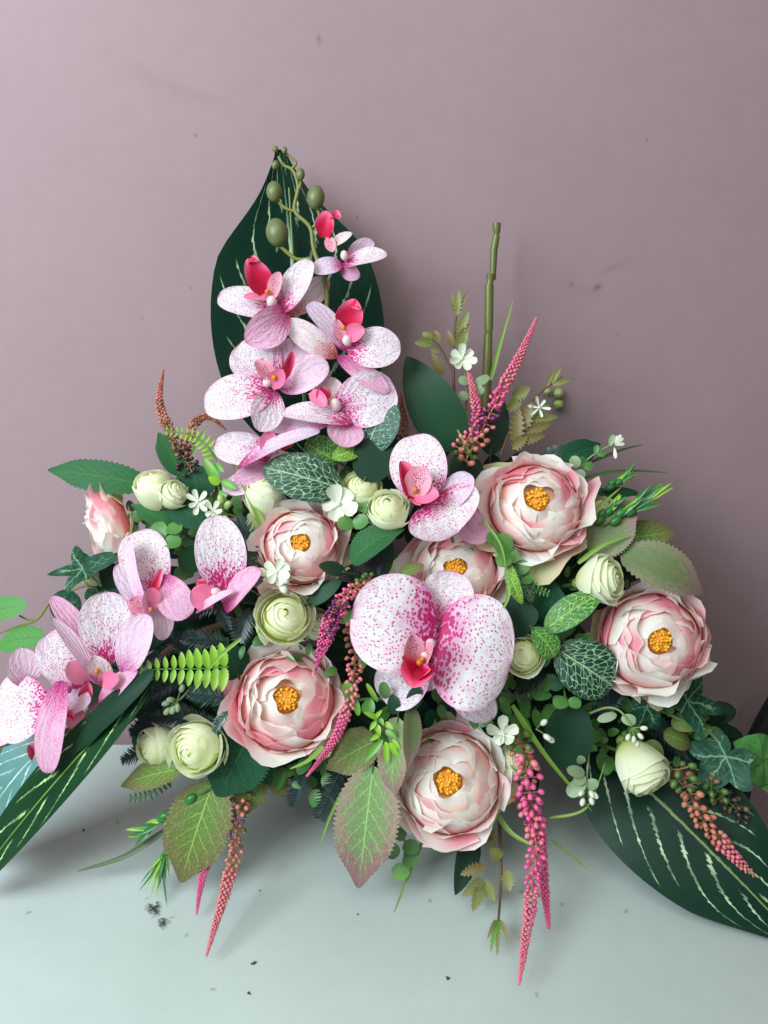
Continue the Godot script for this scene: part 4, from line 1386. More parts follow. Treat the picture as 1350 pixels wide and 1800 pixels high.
	bloom(t, [
		["petal", "orchid_white", [750, 880, 1.6], [728, 764, 2.4], 104, {"n": [-0.3, 0.2], "pr": [0.48, 0.42]}],
		["petal", "orchid_bold", [752, 884, 2.2], [806, 936, 3.2], 148, {"n": [0.1, 0.5], "pr": [0.45, 0.40], "cup": 0.30, "nv": 20, "nu": 12}],
		["petal", "orchid_fine", [780, 900, 2.0], [826, 832, 2.8], 52, {"n": [-0.3, 0.3], "pr": [0.6, 0.45]}],
		["sepal", "orchid_pink", [800, 900, 0.4], [858, 950, 0.8], 56, {}],
		["lip", "lip_hot", [722, 876, 2.8], [698, 812, 3.6], 38, {"n": [0.5, 0.2], "cup": 0.6}],
		["lip", "lip_pale", [728, 874, 3.0], [746, 820, 3.6], 48, {"n": [-0.1, 0.2]}],
		["lip", "lip_rose", [730, 872, 3.0], [774, 876, 3.8], 36, {"n": [0.0, 0.4]}],
		["lip", "lip_hot", [728, 866, 2.6], [742, 890, 3.2], 24, {}],
		["callus", "callus", [730, 862, 3.6], [728, 850, 4.4], 15]], true)

func make_roses() -> void:
	garden_rose("large pink rose at the lower left centre with a wide golden eye", 503, 1232, -0.2, 208, [0.02, 0.08], 0.4, 0.95, 101)
	garden_rose("palest cream rose lowest in the middle, touching the mauve serrated leaf", 789, 1374, 0.2, 212, [-0.02, -0.02], 1.2, 0.45, 118)
	garden_rose("cream and pink rose at the upper right in front of the wall", 940, 890, 0.2, 196, [0.14, 0.42], 2.2, 0.75, 103)
	garden_rose("pink rose under the small white blossoms in the upper middle", 528, 962, 0.0, 164, [-0.06, 0.22], 0.9, 0.65, 164)
	garden_rose("pink rose half hidden behind the large flat orchid", 800, 1008, -1.8, 186, [0.0, 0.34], 1.9, 0.7, 105)
	garden_rose("deep pink rose at the far right turned towards the wall edge", 1146, 1126, 0.0, 208, [0.30, 0.02], 0.2, 1.0, 126)
	garden_rose("small pink rose at the far left seen from its side", 198, 930, -1.4, 150, [-2.4, -0.7], 0.7, 0.9, 107)

func make_buds() -> void:
	rosebud("open cream rosebud right above the large pink rose", 500, 1086, 1.0, 98, [0.05, 0.25], 0.3, 1.0, 201, 0.9)
	rosebud("cream rosebud in front of its twin beside the speckled orchid", 682, 898, 1.2, 78, [-0.05, 0.75], 1.0, 0.7, 202)
	rosebud("cream rosebud standing behind its twin in the upper middle", 636, 862, 0.2, 72, [-0.1, 0.65], 2.0, 0.8, 203)
	rosebud("upright cream rosebud seen from its side above the upper middle rose", 464, 868, 0.2, 74, [0.0, 2.4], 0.2, 0.4, 204, 1.7)
	rosebud("taller cream rosebud of the left pair near the long serrated leaf", 272, 858, 0.2, 76, [-0.55, 2.0], 0.5, 0.5, 205, 1.6)
	rosebud("smaller cream rosebud of the left pair near the white blossoms", 306, 868, 1.2, 54, [0.6, 1.0], 1.5, 0.4, 206, 1.4)
	rosebud("cream rosebud pointing right above the far right rose", 1060, 1018, 1.4, 82, [1.15, 0.18], 0.8, 0.8, 207, 1.5)
	rosebud("small cream rosebud at the right edge of the large flat orchid", 920, 1152, 0.6, 70, [0.0, 0.0], 0.3, 0.8, 208, 1.0)
	rosebud("cream rosebud facing front at the lower left beside the pink rose", 348, 1314, 1.4, 98, [-0.45, -0.25], 0.3, 1.0, 209, 1.0)
	rosebud("cream rosebud at the lower left, the one farther from the pink rose", 276, 1312, 0.6, 78, [-0.9, -0.35], 1.3, 0.5, 210, 1.3)
	rosebud("cream rosebud nodding down at the lower right over the ribbed leaf", 1130, 1356, 1.6, 92, [0.85, -1.25], 0.6, 0.5, 211, 1.55)
	rosebud("cream rosebud peeping out behind the upper right rose", 1056, 902, -1.6, 66, [0.3, 0.8], 0.3, 0.7, 212)
	rosebud("yellowish rosebud below the three pointed ivy leaf at the left", 165, 1014, -1.4, 44, [-0.4, -0.4], 0.3, 0.7, 213)
	rosebud("greenish rosebud tucked behind the lowest cream rose", 900, 1336, -1.2, 72, [0.6, 0.4], 0.3, 0.7, 214)
	rosebud("cream rosebud shaded between the open rosebud and the pink spike", 558, 1098, -1.4, 60, [0.2, 0.6], 0.4, 0.3, 215)

func make_leaves() -> void:
	rng.seed = 31
	var ser := {"ser": 0.09, "teeth": 20.0, "pr": [0.5, 0.72], "acum": 0.35, "nu": 8, "bend": 0.07, "fold": 0.10}
	var s := func(o: Dictionary) -> Dictionary:
		var d: Dictionary = ser.duplicate()
		d.merge(o, true)
		return d
	var g := "serrated rose leaves"
	leaf("rose_leaf", "large green and mauve serrated leaf left of the lowest rose", "rose_leaf_mauve", [656, 1346, 1.6], [630, 1562, 1.8], 110, s.call({"teeth": 26.0}), g)
	leaf("rose_leaf", "narrow mauve serrated leaf against the left side of the lowest rose", "rose_leaf_mauve", [700, 1260, 1.6], [692, 1408, 2.6], 62, s.call({"n": [-0.6, 0.1]}), g)
	leaf("rose_leaf", "half folded mauve leaf edge lying on the lowest rose", "rose_leaf_grey", [722, 1240, 1.4], [716, 1352, 3.4], 40, s.call({"n": [0.7, 0.1]}), g)
	leaf("rose_leaf", "big olive serrated leaf hanging at the lower left", "rose_leaf_olive", [376, 1372, 0.6], [318, 1552, 1.4], 112, s.call({"teeth": 24.0, "n": [-0.1, 0.1]}), g)
	leaf("rose_leaf", "short olive leaf under the two lower left rosebuds", "rose_leaf_olive", [318, 1352, 2.0], [212, 1382, 2.4], 58, s.call({"n": [0.0, 0.7]}), g)
	leaf("rose_leaf", "olive leaf behind the dark leaf above the hanging beaded spikes", "rose_leaf_olive", [446, 1358, -0.4], [432, 1432, 0.2], 58, s.call({"n": [0.2, 0.2]}), g)
	leaf("rose_leaf", "dark green serrated leaf left under the large pink rose", "rose_leaf_dark", [446, 1278, 0.2], [382, 1402, 1.2], 112, s.call({"n": [0.1, 0.1]}), g)
	leaf("rose_leaf", "dark serrated leaf right under the large pink rose", "rose_leaf_dark", [400, 1240, -0.6], [476, 1380, 0.2], 90, s.call({}), g)
	leaf("rose_leaf", "olive serrated leaf under the pink spike between the two lower roses", "rose_leaf_olive", [664, 1300, 0.2], [574, 1352, 0.6], 76, s.call({"n": [0.0, 0.4]}), g)
	leaf("rose_leaf", "large grey green serrated leaf above the far right rose", "rose_leaf_grey", [1090, 974, 0.4], [1237, 1046, 0.8], 86, s.call({"n": [0.1, 0.5], "bend": 0.16}), g)
	leaf("rose_leaf", "grey green serrated leaf behind the rosebud that points right", "rose_leaf_grey", [1036, 972, -0.4], [1120, 900, 0.4], 74, s.call({"n": [-0.1, 0.2]}), g)
	leaf("rose_leaf", "brownish serrated leaf at the right between two grey green ones", "rose_leaf_olive", [1086, 950, -1.4], [1188, 936, -1.0], 56, s.call({"n": [0.0, 0.2]}), g)
	leaf("rose_leaf", "reddish serrated leaf behind the bright grain head", "rose_leaf_grey", [1060, 935, -1.0], [1118, 872, -0.6], 52, s.call({}), g)
	leaf("rose_leaf", "long wavy green serrated leaf reaching left across the wall", "rose_leaf_green", [262, 852, -0.6], [84, 826, -0.4], 56, s.call({"n": [0.0, 0.1], "wave": 0.14, "bend": 0.10, "fold": 0.05}), g)
	leaf("rose_leaf", "green serrated leaf standing above the left pair of rosebuds", "rose_leaf_green", [318, 836, -0.8], [278, 760, -0.6], 46, s.call({"n": [0.3, 0.0]}), g)
	leaf("rose_leaf", "green leaf under the left pair of rosebuds", "rose_leaf_green", [312, 932, 0.0], [230, 886, 0.6], 38, s.call({"n": [0.0, 0.5]}), g)
	leaf("rose_leaf", "dark green leaf beneath the left white blossoms", "rose_leaf_dark", [302, 884, 0.4], [372, 930, 0.8], 56, s.call({"n": [0.0, 0.3]}), g)
	leaf("rose_leaf", "dark leaf behind the left white blossoms", "rose_leaf_dark", [352, 878, -1.2], [334, 812, -1.0], 70, s.call({}), g)
	leaf("rose_leaf", "curled glossy green leaf between the two upper middle roses", "rose_leaf_green", [618, 990, 1.0], [712, 930, 1.4], 58, s.call({"n": [-0.4, 0.5], "bend": 0.18, "fold": 0.3}), g)
	leaf("rose_leaf", "dark serrated leaf behind the upper right rose, beside the small white sprig", "rose_leaf_dark", [978, 812, -1.4], [1056, 780, -1.6], 46, s.call({}), g)
	leaf("rose_leaf", "dark serrated leaf in the shade above the bright netted leaf", "rose_leaf_dark", [960, 1108, -1.2], [976, 1022, -0.8], 70, s.call({}), g)
	leaf("rose_leaf", "dark leaf at the left edge of the large pink rose", "rose_leaf_dark", [420, 1190, -0.4], [392, 1130, -0.2], 62, s.call({"n": [0.3, 0.3]}), g)
	leaf("rose_leaf", "green leaf peeping out under the large pink rose", "rose_leaf_olive", [478, 1350, -1.2], [500, 1402, -1.0], 36, s.call({}), g)
	# netted leaves
	var nets := "leaves netted with pale veins"
	var nt := {"pr": [0.55, 0.62], "bend": 0.10, "fold": 0.08, "ser": 0.015, "teeth": 14.0, "nu": 8}
	var nf := func(o: Dictionary) -> Dictionary:
		var d: Dictionary = nt.duplicate()
		d.merge(o, true)
		return d
	leaf("netted_leaf", "large dark netted leaf above the upper middle rose", "net_dark", [602, 860, 1.0], [462, 822, 1.8], 84, nf.call({"n": [0.0, 0.2]}), nets)
	leaf("netted_leaf", "dark netted leaf standing upright under the lowest top orchids", "net_grey", [640, 802, 0.8], [686, 702, 1.8], 80, nf.call({"n": [-0.2, 0.2], "pr": [0.6, 0.5]}), nets)
	leaf("netted_leaf", "green netted leaf tucked behind the large dark netted leaf", "net_bright", [594, 812, 0.2], [536, 778, 0.6], 60, nf.call({}), nets)
	leaf("netted_leaf", "small lime netted leaf tip beside the plain dark leaf", "net_lime", [632, 792, 1.2], [584, 806, 1.8], 36, nf.call({"n": [0.0, 0.6]}), nets)
	leaf("netted_leaf", "bright green netted leaf under the rosebud that points right", "net_bright", [958, 1108, 1.0], [1056, 1044, 1.8], 54, nf.call({"n": [-0.2, 0.3]}), nets)
	leaf("netted_leaf", "dark netted leaf left of the far right rose", "net_dark", [978, 1140, 0.6], [1078, 1206, 1.2], 100, nf.call({"n": [-0.1, 0.1], "pr": [0.5, 0.45]}), nets)
	leaf("netted_leaf", "bright netted leaf twisted beside the small round rosebud", "net_bright", [934, 1102, 1.0], [976, 1154, 1.6], 50, nf.call({"n": [0.4, 0.2], "pr": [0.8, 0.5]}), nets)
	leaf("netted_leaf", "narrow lime netted leaf under the clover right of the half hidden rose", "net_lime", [893, 988, 1.4], [918, 1062, 1.6], 26, nf.call({"n": [-0.5, 0.0]}), nets)
	leaf("netted_leaf", "dim netted leaf half next to the narrow lime netted leaf", "net_dark", [900, 990, 0.8], [936, 1060, 0.6], 34, nf.call({"n": [0.6, 0.0]}), nets)
	# plain dark leaves
	var pl := "plain dark leaves"
	leaf("dark_leaf", "tall plain dark green leaf left of the upper right spike", "smooth_leaf", [806, 790, -0.4], [714, 626, -0.4], 92, {"n": [-0.2, 0.1], "fold": 0.10, "pr": [0.5, 0.8]}, pl)
	leaf("dark_leaf", "round plain dark leaf below the upright netted leaf", "dark_leaf", [640, 846, 1.2], [672, 774, 1.6], 76, {"pr": [0.5, 0.4], "n": [0.0, 0.3]}, pl)
	leaf("dark_leaf", "blunt dark leaf between the large flat orchid and the small rosebud", "dark_leaf", [882, 1120, -0.2], [930, 1058, 0.6], 66, {"pr": [0.4, 0.25], "n": [0.0, 0.2]}, pl)
	leaf("dark_leaf", "dark pointed leaf hanging below the lowest rose", "dark_leaf", [830, 1470, -0.6], [800, 1574, 0.4], 44, {"pr": [0.4, 0.8], "fold": 0.2, "n": [0.4, 0.1]}, pl)
	leaf("dark_leaf", "large dark leaf in the shade left of the nodding rosebud", "dark_leaf", [1010, 1236, 0.0], [990, 1350, 0.8], 84, {"pr": [0.5, 0.5], "n": [0.0, 0.2], "fold": 0.1}, pl)
	leaf("dark_leaf", "glossy dark leaf under the upper middle rose", "smooth_leaf", [540, 1062, 0.6], [600, 1020, 1.0], 34, {"n": [-0.2, 0.4]}, pl)
	leaf("dark_leaf", "dark leaf tip overlapping the foot of the upper middle rose", "dark_leaf", [608, 1006, 1.4], [560, 994, 2.2], 28, {"n": [0.0, 0.5]}, pl)
	leaf("dark_leaf", "dark pointed leaf between the upper middle rose and the half hidden rose", "smooth_leaf", [664, 1020, -0.4], [684, 950, 0.0], 34, {"n": [0.3, 0.1]}, pl)
	leaf("dark_leaf", "yellow green leaf below the half hidden rose", "rose_leaf_olive", [700, 1010, 0.4], [746, 994, 1.0], 24, {"n": [0.0, 0.6]}, pl)
	leaf("dark_leaf", "long dark leaf behind the upper right rose pointing right", "smooth_leaf", [1010, 884, -2.0], [1122, 866, -2.2], 34, {"n": [0.0, 0.2]}, pl)
	leaf("dark_leaf", "small dark leaf under the rose seen from its side", "dark_leaf", [230, 976, -1.4], [190, 1040, -1.2], 70, {}, pl)
	leaf("dark_leaf", "dark leaf below the lowest rose by the round leaf sprig", "dark_leaf", [690, 1440, -0.6], [664, 1498, 0.0], 36, {"n": [0.4, 0.1]}, pl)
	leaf("dark_leaf", "dark heart leaf between the left orchid and the single white orchid", "smooth_leaf", [352, 960, 0.2], [324, 1004, 0.2], 50, {"pr": [0.5, 0.5], "n": [0.3, 0.0]}, pl)
	leaf("dark_leaf", "dark leaf behind the stick and the upper right spike", "dark_leaf", [862, 800, -2.4], [872, 690, -2.6], 56, {}, pl)
	leaf("dark_leaf", "dark leaf showing between the speckled orchid and the upper right rose", "dark_leaf", [838, 856, -1.6], [800, 800, -1.4], 60, {}, pl)
	# ivy and vine
	var iv := "ivy leaves on trailing vines"
	var ivy := [[0, 1.0], [22, 0.66], [40, 0.50], [58, 0.72], [72, 0.80], [88, 0.56], [108, 0.46], [128, 0.55], [150, 0.42], [180, 0.14], [210, 0.42], [232, 0.55], [252, 0.46], [272, 0.56], [288, 0.80], [302, 0.72], [320, 0.50], [338, 0.66]]
	var heart := [[0, 1.0], [14, 0.84], [35, 0.72], [60, 0.66], [95, 0.62], [130, 0.56], [160, 0.42], [180, 0.20], [200, 0.42], [230, 0.56], [265, 0.62], [300, 0.66], [325, 0.72], [346, 0.84]]
	var three := [[0, 1.0], [14, 0.60], [30, 0.36], [52, 0.62], [66, 0.80], [80, 0.50], [105, 0.36], [140, 0.36], [180, 0.20], [220, 0.36], [255, 0.36], [280, 0.50], [294, 0.80], [308, 0.62], [330, 0.36], [346, 0.60]]
	var t := thing("ivy_vine", "ivy vine with three large dark leaves at the lower right", "ivy", P([1160, 1240, -1]), iv)
	stem(t, "stem", "pale_stem", [[1120, 1230, -2], [1190, 1262, -0.4], [1250, 1290, 0.2], [1300, 1350, 0.8], [1330, 1372, 1.0], [1375, 1380, 1.2]], 5, 4)
	stem(t, "leaf_stalk", "pale_stem", [[1300, 1350, 0.8], [1315, 1335, 1.0], [1330, 1330, 1.3]], 3, 3)
	lobed_leaf(t, "leaf", "ivy", [1276, 1330, 1.4], [1226, 1398, 2.0], ivy, {"n": [0.0, 0.25]})
	lobed_leaf(t, "leaf", "ivy", [1208, 1232, -0.2], [1284, 1252, 0.0], three, {"n": [0.1, 0.3]})
	lobed_leaf(t, "leaf", "ivy", [1136, 1242, 0.6], [1160, 1286, 0.8], ivy, {"n": [0.0, 0.5]})
	lobed_leaf(t, "leaf", "vine", [1342, 1338, 0.6], [1296, 1306, 0.8], heart, {"n": [0.0, 0.3]})
	lobed_leaf(t, "leaf", "vine", [1362, 1380, 1.0], [1330, 1376, 1.2], heart, {"n": [0.0, 0.5]})
	for q in [[1180, 1275, 1240, 1262], [1165, 1290, 1214, 1310], [1150, 1300, 1140, 1350]]:
		blade(t, "leaf", "rose_leaf_olive", [q[0], q[1], -0.6], [q[2], q[3], -0.4], 40, {"n": [0.2, 0.4], "bend": 0.12})
	t = thing("ivy_vine", "ivy leaf with three points below the rose at the far left", "ivy", P([200, 1010, -1]), iv)
	stem(t, "stem", "pale_stem", [[178, 1030, -0.4], [164, 1016, 0.2], [150, 1000, 0.6]], 4, 3)
	lobed_leaf(t, "leaf", "ivy", [146, 1000, 0.8], [78, 1006, 1.0], three, {"n": [0.0, 0.6]})
	blade(t, "leaf", "ivy", [146, 1000, 0.8], [212, 976, 0.8], 34, {"n": [0.0, 0.5], "pr": [0.5, 0.7]})
	t = thing("ivy_vine", "thin vine with pale green leaves at the left edge", "ivy", P([200, 1020, -1]), iv)
	stem(t, "stem", "orchid_stem", [[210, 1018, -1.6], [150, 1030, -1.2], [95, 1052, -1.0], [66, 1088, -0.8], [30, 1102, -0.8], [-20, 1118, -0.8]], 5, 4)
	stem(t, "leaf_stalk", "orchid_stem", [[70, 1084, -0.8], [52, 1090, -0.7], [34, 1082, -0.6]], 4, 3)
	blade(t, "leaf", "vine_leaf", [-34, 1078, -0.4], [47, 1066, -0.2], 48, {"n": [0.0, 0.4], "pr": [0.5, 0.5], "bend": 0.06})
	blade(t, "leaf", "vine_leaf", [80, 1120, -0.2], [-2, 1132, -0.2], 50, {"n": [0.0, 0.5], "pr": [0.5, 0.5], "bend": 0.08, "ser": 0.05, "teeth": 5.0})
	for q in [[130, 1040, 100, 1090, 54], [150, 1040, 210, 1050, 44]]:
		blade(t, "leaf", "ivy", [q[0], q[1], -1.2], [q[2], q[3], -1.0], q[4], {"n": [0.1, 0.4], "pr": [0.5, 0.6]})

func round_leaves(label: String, twig: Array, list: Array, m: String, group := "sprigs of small round leaves") -> void:
	var t := thing("round_leaf_sprig", label, "leaf sprig", P(twig[0]), group)
	stem(t, "stem", "clover", twig, 4, 3)
	for q in list:
		var an := float(q[4])
		var r := float(q[3])
		blade(t, "leaf", m if q.size() < 6 else q[5], [float(q[0]) - cos(an) * r, float(q[1]) - sin(an) * r, q[2]], [float(q[0]) + cos(an) * r, float(q[1]) + sin(an) * r, float(q[2]) + 0.3], r * 1.85, {"pr": [0.45, 0.42], "cup": 0.12, "bend": 0.06, "nv": 10, "nu": 6, "n": [sin(an * 3.0) * 0.3, 0.3 + 0.2 * cos(an * 2.0)]})

func make_small_green() -> void:
	rng.seed = 51
	round_leaves("round leaf sprig between the upper middle rose and the paired rosebuds", [[650, 960, -0.4], [636, 930, 0.6], [628, 880, 1.0]], [[607, 921, 1.4, 15, 3.3], [634, 918, 1.4, 15, 5.8], [640, 890, 1.0, 15, 0.2], [624, 876, 0.8, 14, 4.2], [652, 905, 0.6, 16, 0.7, "smooth_leaf"]], "clover")
	round_leaves("round leaf sprig under the left edge of the upper right rose", [[900, 1010, -0.6], [888, 980, 0.8], [872, 940, 1.0]], [[884, 956, 1.4, 19, 4.4], [894, 976, 1.2, 18, 0.3], [886, 984, 1.6, 15, 2.6], [868, 946, 1.0, 14, 3.9]], "clover")
	round_leaves("round leaf sprig with two leaves right of the half hidden rose", [[936, 1030, -0.8], [920, 1012, 0.2], [918, 1000, 0.6]], [[918, 998, 0.8, 15, 5.6], [922, 1016, 0.8, 15, 0.2]], "clover")
	round_leaves("dark round leaf sprig above the left lilac orchid", [[320, 960, -0.6], [300, 940, 0.6], [280, 925, 0.6]], [[280, 934, 1.0, 17, 1.5], [306, 930, 1.2, 14, 0.1], [304, 953, 1.4, 15, 3.1], [292, 960, 0.6, 18, 1.3, "smooth_leaf"]], "clover")
	round_leaves("round leaf sprig hanging at the right below the dark netted leaf", [[1004, 1180, 0.2], [992, 1210, 1.0], [998, 1240, 1.4]], [[978, 1203, 1.4, 13, 2.6, "smooth_leaf"], [1010, 1203, 1.4, 14, 0.4, "smooth_leaf"], [985, 1236, 1.6, 13, 2.9], [1010, 1236, 1.6, 12, 0.1]], "clover")
	round_leaves("round leaf sprig drooping to the table below the lowest rose", [[706, 1460, -0.6], [712, 1490, 0.2], [704, 1540, 0.6]], [[704, 1533, 0.8, 16, 2.7, "fresh_leaf"], [722, 1490, 0.6, 15, 0.3], [722, 1512, 0.6, 15, 0.2], [690, 1496, 0.4, 14, 2.4], [702, 1466, 0.2, 13, 0.8]], "clover")
	# bright spoon shaped leaves beside the large orchid
	var t := thing("round_leaf_sprig", "glossy bright sprig with spoon shaped leaves under the large flat orchid", "leaf sprig", P([690, 1235, 0]), "sprigs of small round leaves")
	stem(t, "stem", "clover", [[700, 1232, 0.6], [665, 1228, 1.2], [620, 1230, 1.8], [606, 1228, 2.0]], 7, 4)
	for q in [[622, 1234, 606, 1198, 24, "fresh_leaf"], [664, 1234, 644, 1201, 9, "lime_leaf"], [625, 1226, 630, 1258, 11, "fresh_leaf"], [652, 1228, 644, 1256, 24, "clover"], [690, 1220, 694, 1256, 24, "smooth_leaf"], [680, 1228, 672, 1198, 20, "clover"], [722, 1246, 736, 1206, 28, "smooth_leaf"]]:
		blade(t, "leaf", q[5], [q[0], q[1], 1.8], [q[2], q[3], 2.2], q[4], {"pr": [0.6, 0.45], "cup": 0.25, "bend": 0.1, "nv": 10})
	# star shaped bright cluster
	t = thing("green_star_sprig", "bright green sprig of pointed leaves below the large flat orchid", "leaf sprig", P([684, 1240, 1]))
	stem(t, "stem", "clover", [[690, 1240, 0.6], [664, 1258, 1.6], [668, 1290, 2.0], [688, 1318, 2.0]], 9, 12)
	for q in [[664, 1262, 639, 1252, 10], [668, 1262, 674, 1276, 8], [660, 1268, 650, 1284, 9], [676, 1270, 692, 1282, 10], [662, 1274, 668, 1292, 11], [678, 1284, 696, 1296, 12], [672, 1300, 640, 1340, 12], [678, 1304, 680, 1344, 11], [684, 1306, 702, 1334, 11], [668, 1290, 650, 1302, 9], [690, 1300, 704, 1318, 9], [660, 1260, 672, 1248, 8]]:
		blade(t, "leaf", "lime_leaf" if rng.randf() < 0.6 else "fresh_leaf", [q[0], q[1], 2.4], [q[2], q[3], 2.8], q[4], {"pr": [0.45, 0.8], "cup": 0.3, "nv": 7, "nu": 4, "base": 0.4})
	# ferns
	fern("bright fern frond reaching left from the large pink rose", [[402, 1172, 1.4], [340, 1176, 2.0], [290, 1176, 2.2], [242, 1180, 2.4]], 44, 14, 11)
	fern("bright fern frond arching above the upright rosebud", [[378, 806, 0.4], [366, 786, 0.8], [338, 766, 0.8], [288, 757, 0.6]], 18, 8, 12)
	fern("dim fern tip in the shade right of the narrow lime netted leaf", [[912, 1018, 0.2], [940, 1034, 0.4], [966, 1044, 0.6]], 16, 6, 9, "clover")
	fern("dark curled fern under the short olive leaf at the lower left", [[296, 1368, 0.4], [262, 1396, 0.8], [226, 1404, 1.0]], 16, 8, 9, "grain")
	t = sprig("leafy_shoot", "bright leafy shoot beside the upright rosebud", "leaf sprig", [[392, 906, 0.0], [384, 850, 0.8], [378, 800, 0.8]], 4, "clover", [
		[[384, 846, 1.0], [358, 806, 1.2], 18, "fresh_leaf"], [[386, 850, 1.0], [366, 838, 1.4], 16, "lime_leaf"], [[390, 846, 1.0], [416, 860, 1.2], 16, "fresh_leaf"], [[384, 866, 1.0], [400, 872, 1.2], 12, "fresh_leaf"], [[376, 816, 0.9], [394, 830, 1.2], 14, "fresh_leaf"]], {"pr": [0.5, 0.75], "cup": 0.3})
	# grain heads
	grain_head("bright green grain head at the right above the grey green leaf", [1060, 925, 0.2], [1128, 884, 0.8], 20, 66, "grain", 0.35, 3)
	grain_head("duller grain head just left of the bright one", [1040, 925, 0.0], [1082, 884, 0.2], 17, 30, "grain", 0.3, 4)
	grain_head("green grain head behind the upper right rose", [1060, 862, -1.6], [1098, 838, -1.4], 16, 34, "grain", 0.4, 5)
	grain_head("green grain head pointing to the lower left beside the big olive leaf", [372, 1384, 1.2], [256, 1462, 1.6], 24, 46, "grain", 0.5, 6)
	grain_head("grassy tuft hanging under the big olive leaf", [300, 1470, 0.6], [282, 1526, 1.0], 12, 66, "grain", 0.5, 7)
	# grass
	grass_blade("grass blade in front of the upright rosebud", [462, 925, 1.0], [436, 870, 1.2], [402, 800, 0.8], 13)
	grass_blade("grass blade beside the stick, pointing up the wall", [862, 668, -1.0], [880, 600, -1.4], [902, 526, -1.6], 9)
	grass_blade("thin grass blade reaching right past the upper right rose", [1020, 842, -1.2], [1090, 828, -1.6], [1176, 831, -2.0], 8, "grass_dark")
	grass_blade("dark grass blade behind the small white sprig at the right", [1040, 812, -1.8], [1090, 792, -2.2], [1132, 781, -2.4], 7, "grass_dark")
	grass_blade("yellow green grass blade over the cream bud behind the upper right rose", [1030, 912, 0.4], [1060, 884, 0.4], [1092, 856, 0.4], 7)
	grass_blade("grass blade in front of the grey green serrated leaves", [1016, 990, 0.4], [1060, 958, 1.0], [1110, 940, 1.2], 10)
	grass_blade("green grass strand hanging beside the half hidden rose", [846, 912, 1.6], [880, 960, 2.0], [892, 1030, 2.0], 7)
	grass_blade("bright grass loop ending at the large flat orchid", [892, 1030, 2.0], [892, 1052, 2.2], [876, 1086, 2.4], 9)
	grass_blade("long grass blade crossing the lower right sprigs", [900, 1240, 0.8], [960, 1330, 1.6], [1042, 1428, 2.2], 12)
	grass_blade("grass blade crossing the hanging spikes below the lowest rose", [868, 1424, 0.6], [900, 1466, 1.6], [952, 1494, 2.6], 12)
	grass_blade("grass blade end right of the hanging spikes", [968, 1476, 0.4], [1000, 1500, 0.8], [1036, 1532, 1.0], 6)
	grass_blade("straight grass blade under the lowest rose touching the table", [742, 1480, 0.0], [718, 1540, 0.6], [692, 1606, 1.0], 9)
	grass_blade("grass blade left of the mauve serrated leaf", [602, 1390, 0.0], [578, 1440, 0.4], [562, 1486, 0.8], 7)
	grass_blade("grass blade lying on the lower edge of the large pink rose", [568, 1312, 3.4], [540, 1338, 3.2], [508, 1352, 2.4], 10)
	grass_blade("grass blade crossing the bright fern frond", [424, 1122, 2.2], [380, 1160, 2.8], [338, 1218, 3.0], 8)
	grass_blade("long grey grass blade at the lower left over the table", [290, 1460, 0.8], [220, 1505, 1.2], [134, 1532, 1.4], 14, "grass_dark")
	grass_blade("short grass blade above the left spike", [338, 800, -0.4], [350, 770, -0.6], [370, 744, -0.8], 7)
	grass_blade("grass blade at the foot of the upper right spike", [826, 800, 0.2], [812, 772, 0.4], [800, 748, 0.4], 7)
	grass_blade("curved grass stem looping at the lower right", [966, 1438, 1.0], [1030, 1420, 1.6], [1064, 1340, 1.4], 6)
	# olive stick
	var stick := thing("plant_stick", "olive green jointed stick standing against the wall", "stick", P([858, 680, -1]))
	var sp := [[852, 740, 0, 0.075, 17], [856, 660, 0, 0.066, 17], [858, 590, 0, 0.060, 15], [859, 584, 0, 0.060, 12], [859, 578, 0, 0.06, 15.5], [860, 500, 0, 0.054, 15.5], [861, 497, 0, 0.054, 11], [862, 490, 0, 0.053, 15], [862, 481, 0, 0.053, 14]]
	var path := PackedVector3Array()
	var radii := PackedFloat32Array()
	for q in sp:
		path.append(P(q))
		radii.append(float(q[4]) * 0.5 * mpp(P(q)))
	part(stick, "lower_joint", tube_mesh(path, 1, 1, 12, radii), M.stick)
	sp = [[866, 492, 0, 0.047, 11], [868, 440, 0, 0.044, 13], [872, 416, 0, 0.042, 13], [873, 412, 0, 0.042, 9], [873, 408, 0, 0.042, 13], [873, 393, 0, 0.041, 15], [873, 391, 0, 0.041, 12], [873, 392, 0, 0.041, 2]]
	path = PackedVector3Array()
	radii = PackedFloat32Array()
	for q in sp:
		path.append(P(q))
		radii.append(float(q[4]) * 0.5 * mpp(P(q)))
	part(stick, "upper_joint", tube_mesh(path, 1, 1, 12, radii), M.stick)
	# brown and olive spiny foliage
	var sp0 := {"pr": [0.55, 0.85], "wk": 0.85, "ser": 0.5, "teeth": 4.0, "nu": 4, "cup": 0.25, "bend": 0.08, "leaf_name": "leaf"}
	var sg := "olive spiny leaf sprigs"
	sprig("spiny_sprig", "brown and olive spiny sprig standing left of the stick", "leaf sprig", [[800, 720, -0.6], [797, 640, -0.8], [800, 570, -1.0], [806, 540, -1.2]], 6, "brown_stem", [
		[[802, 556, -1.0], [806, 508, -1.2], 14, "olive_leaf"], [[802, 552, -1.0], [792, 516, -1.2], 8, "brown_leaf"], [[804, 552, -1.0], [822, 512, -1.2], 8, "brown_leaf"], [[803, 590, -1.0], [824, 545, -0.8], 16, "olive_leaf"], [[800, 606, -1.0], [826, 568, -0.8], 14, "brown_leaf"], [[798, 612, -0.9], [786, 580, -0.9], 14, "brown_leaf"], [[806, 610, -0.8], [822, 580, -0.6], 16, "olive_leaf"], [[800, 640, -0.8], [820, 590, -0.6], 14, "olive_leaf"]], sp0, sg)
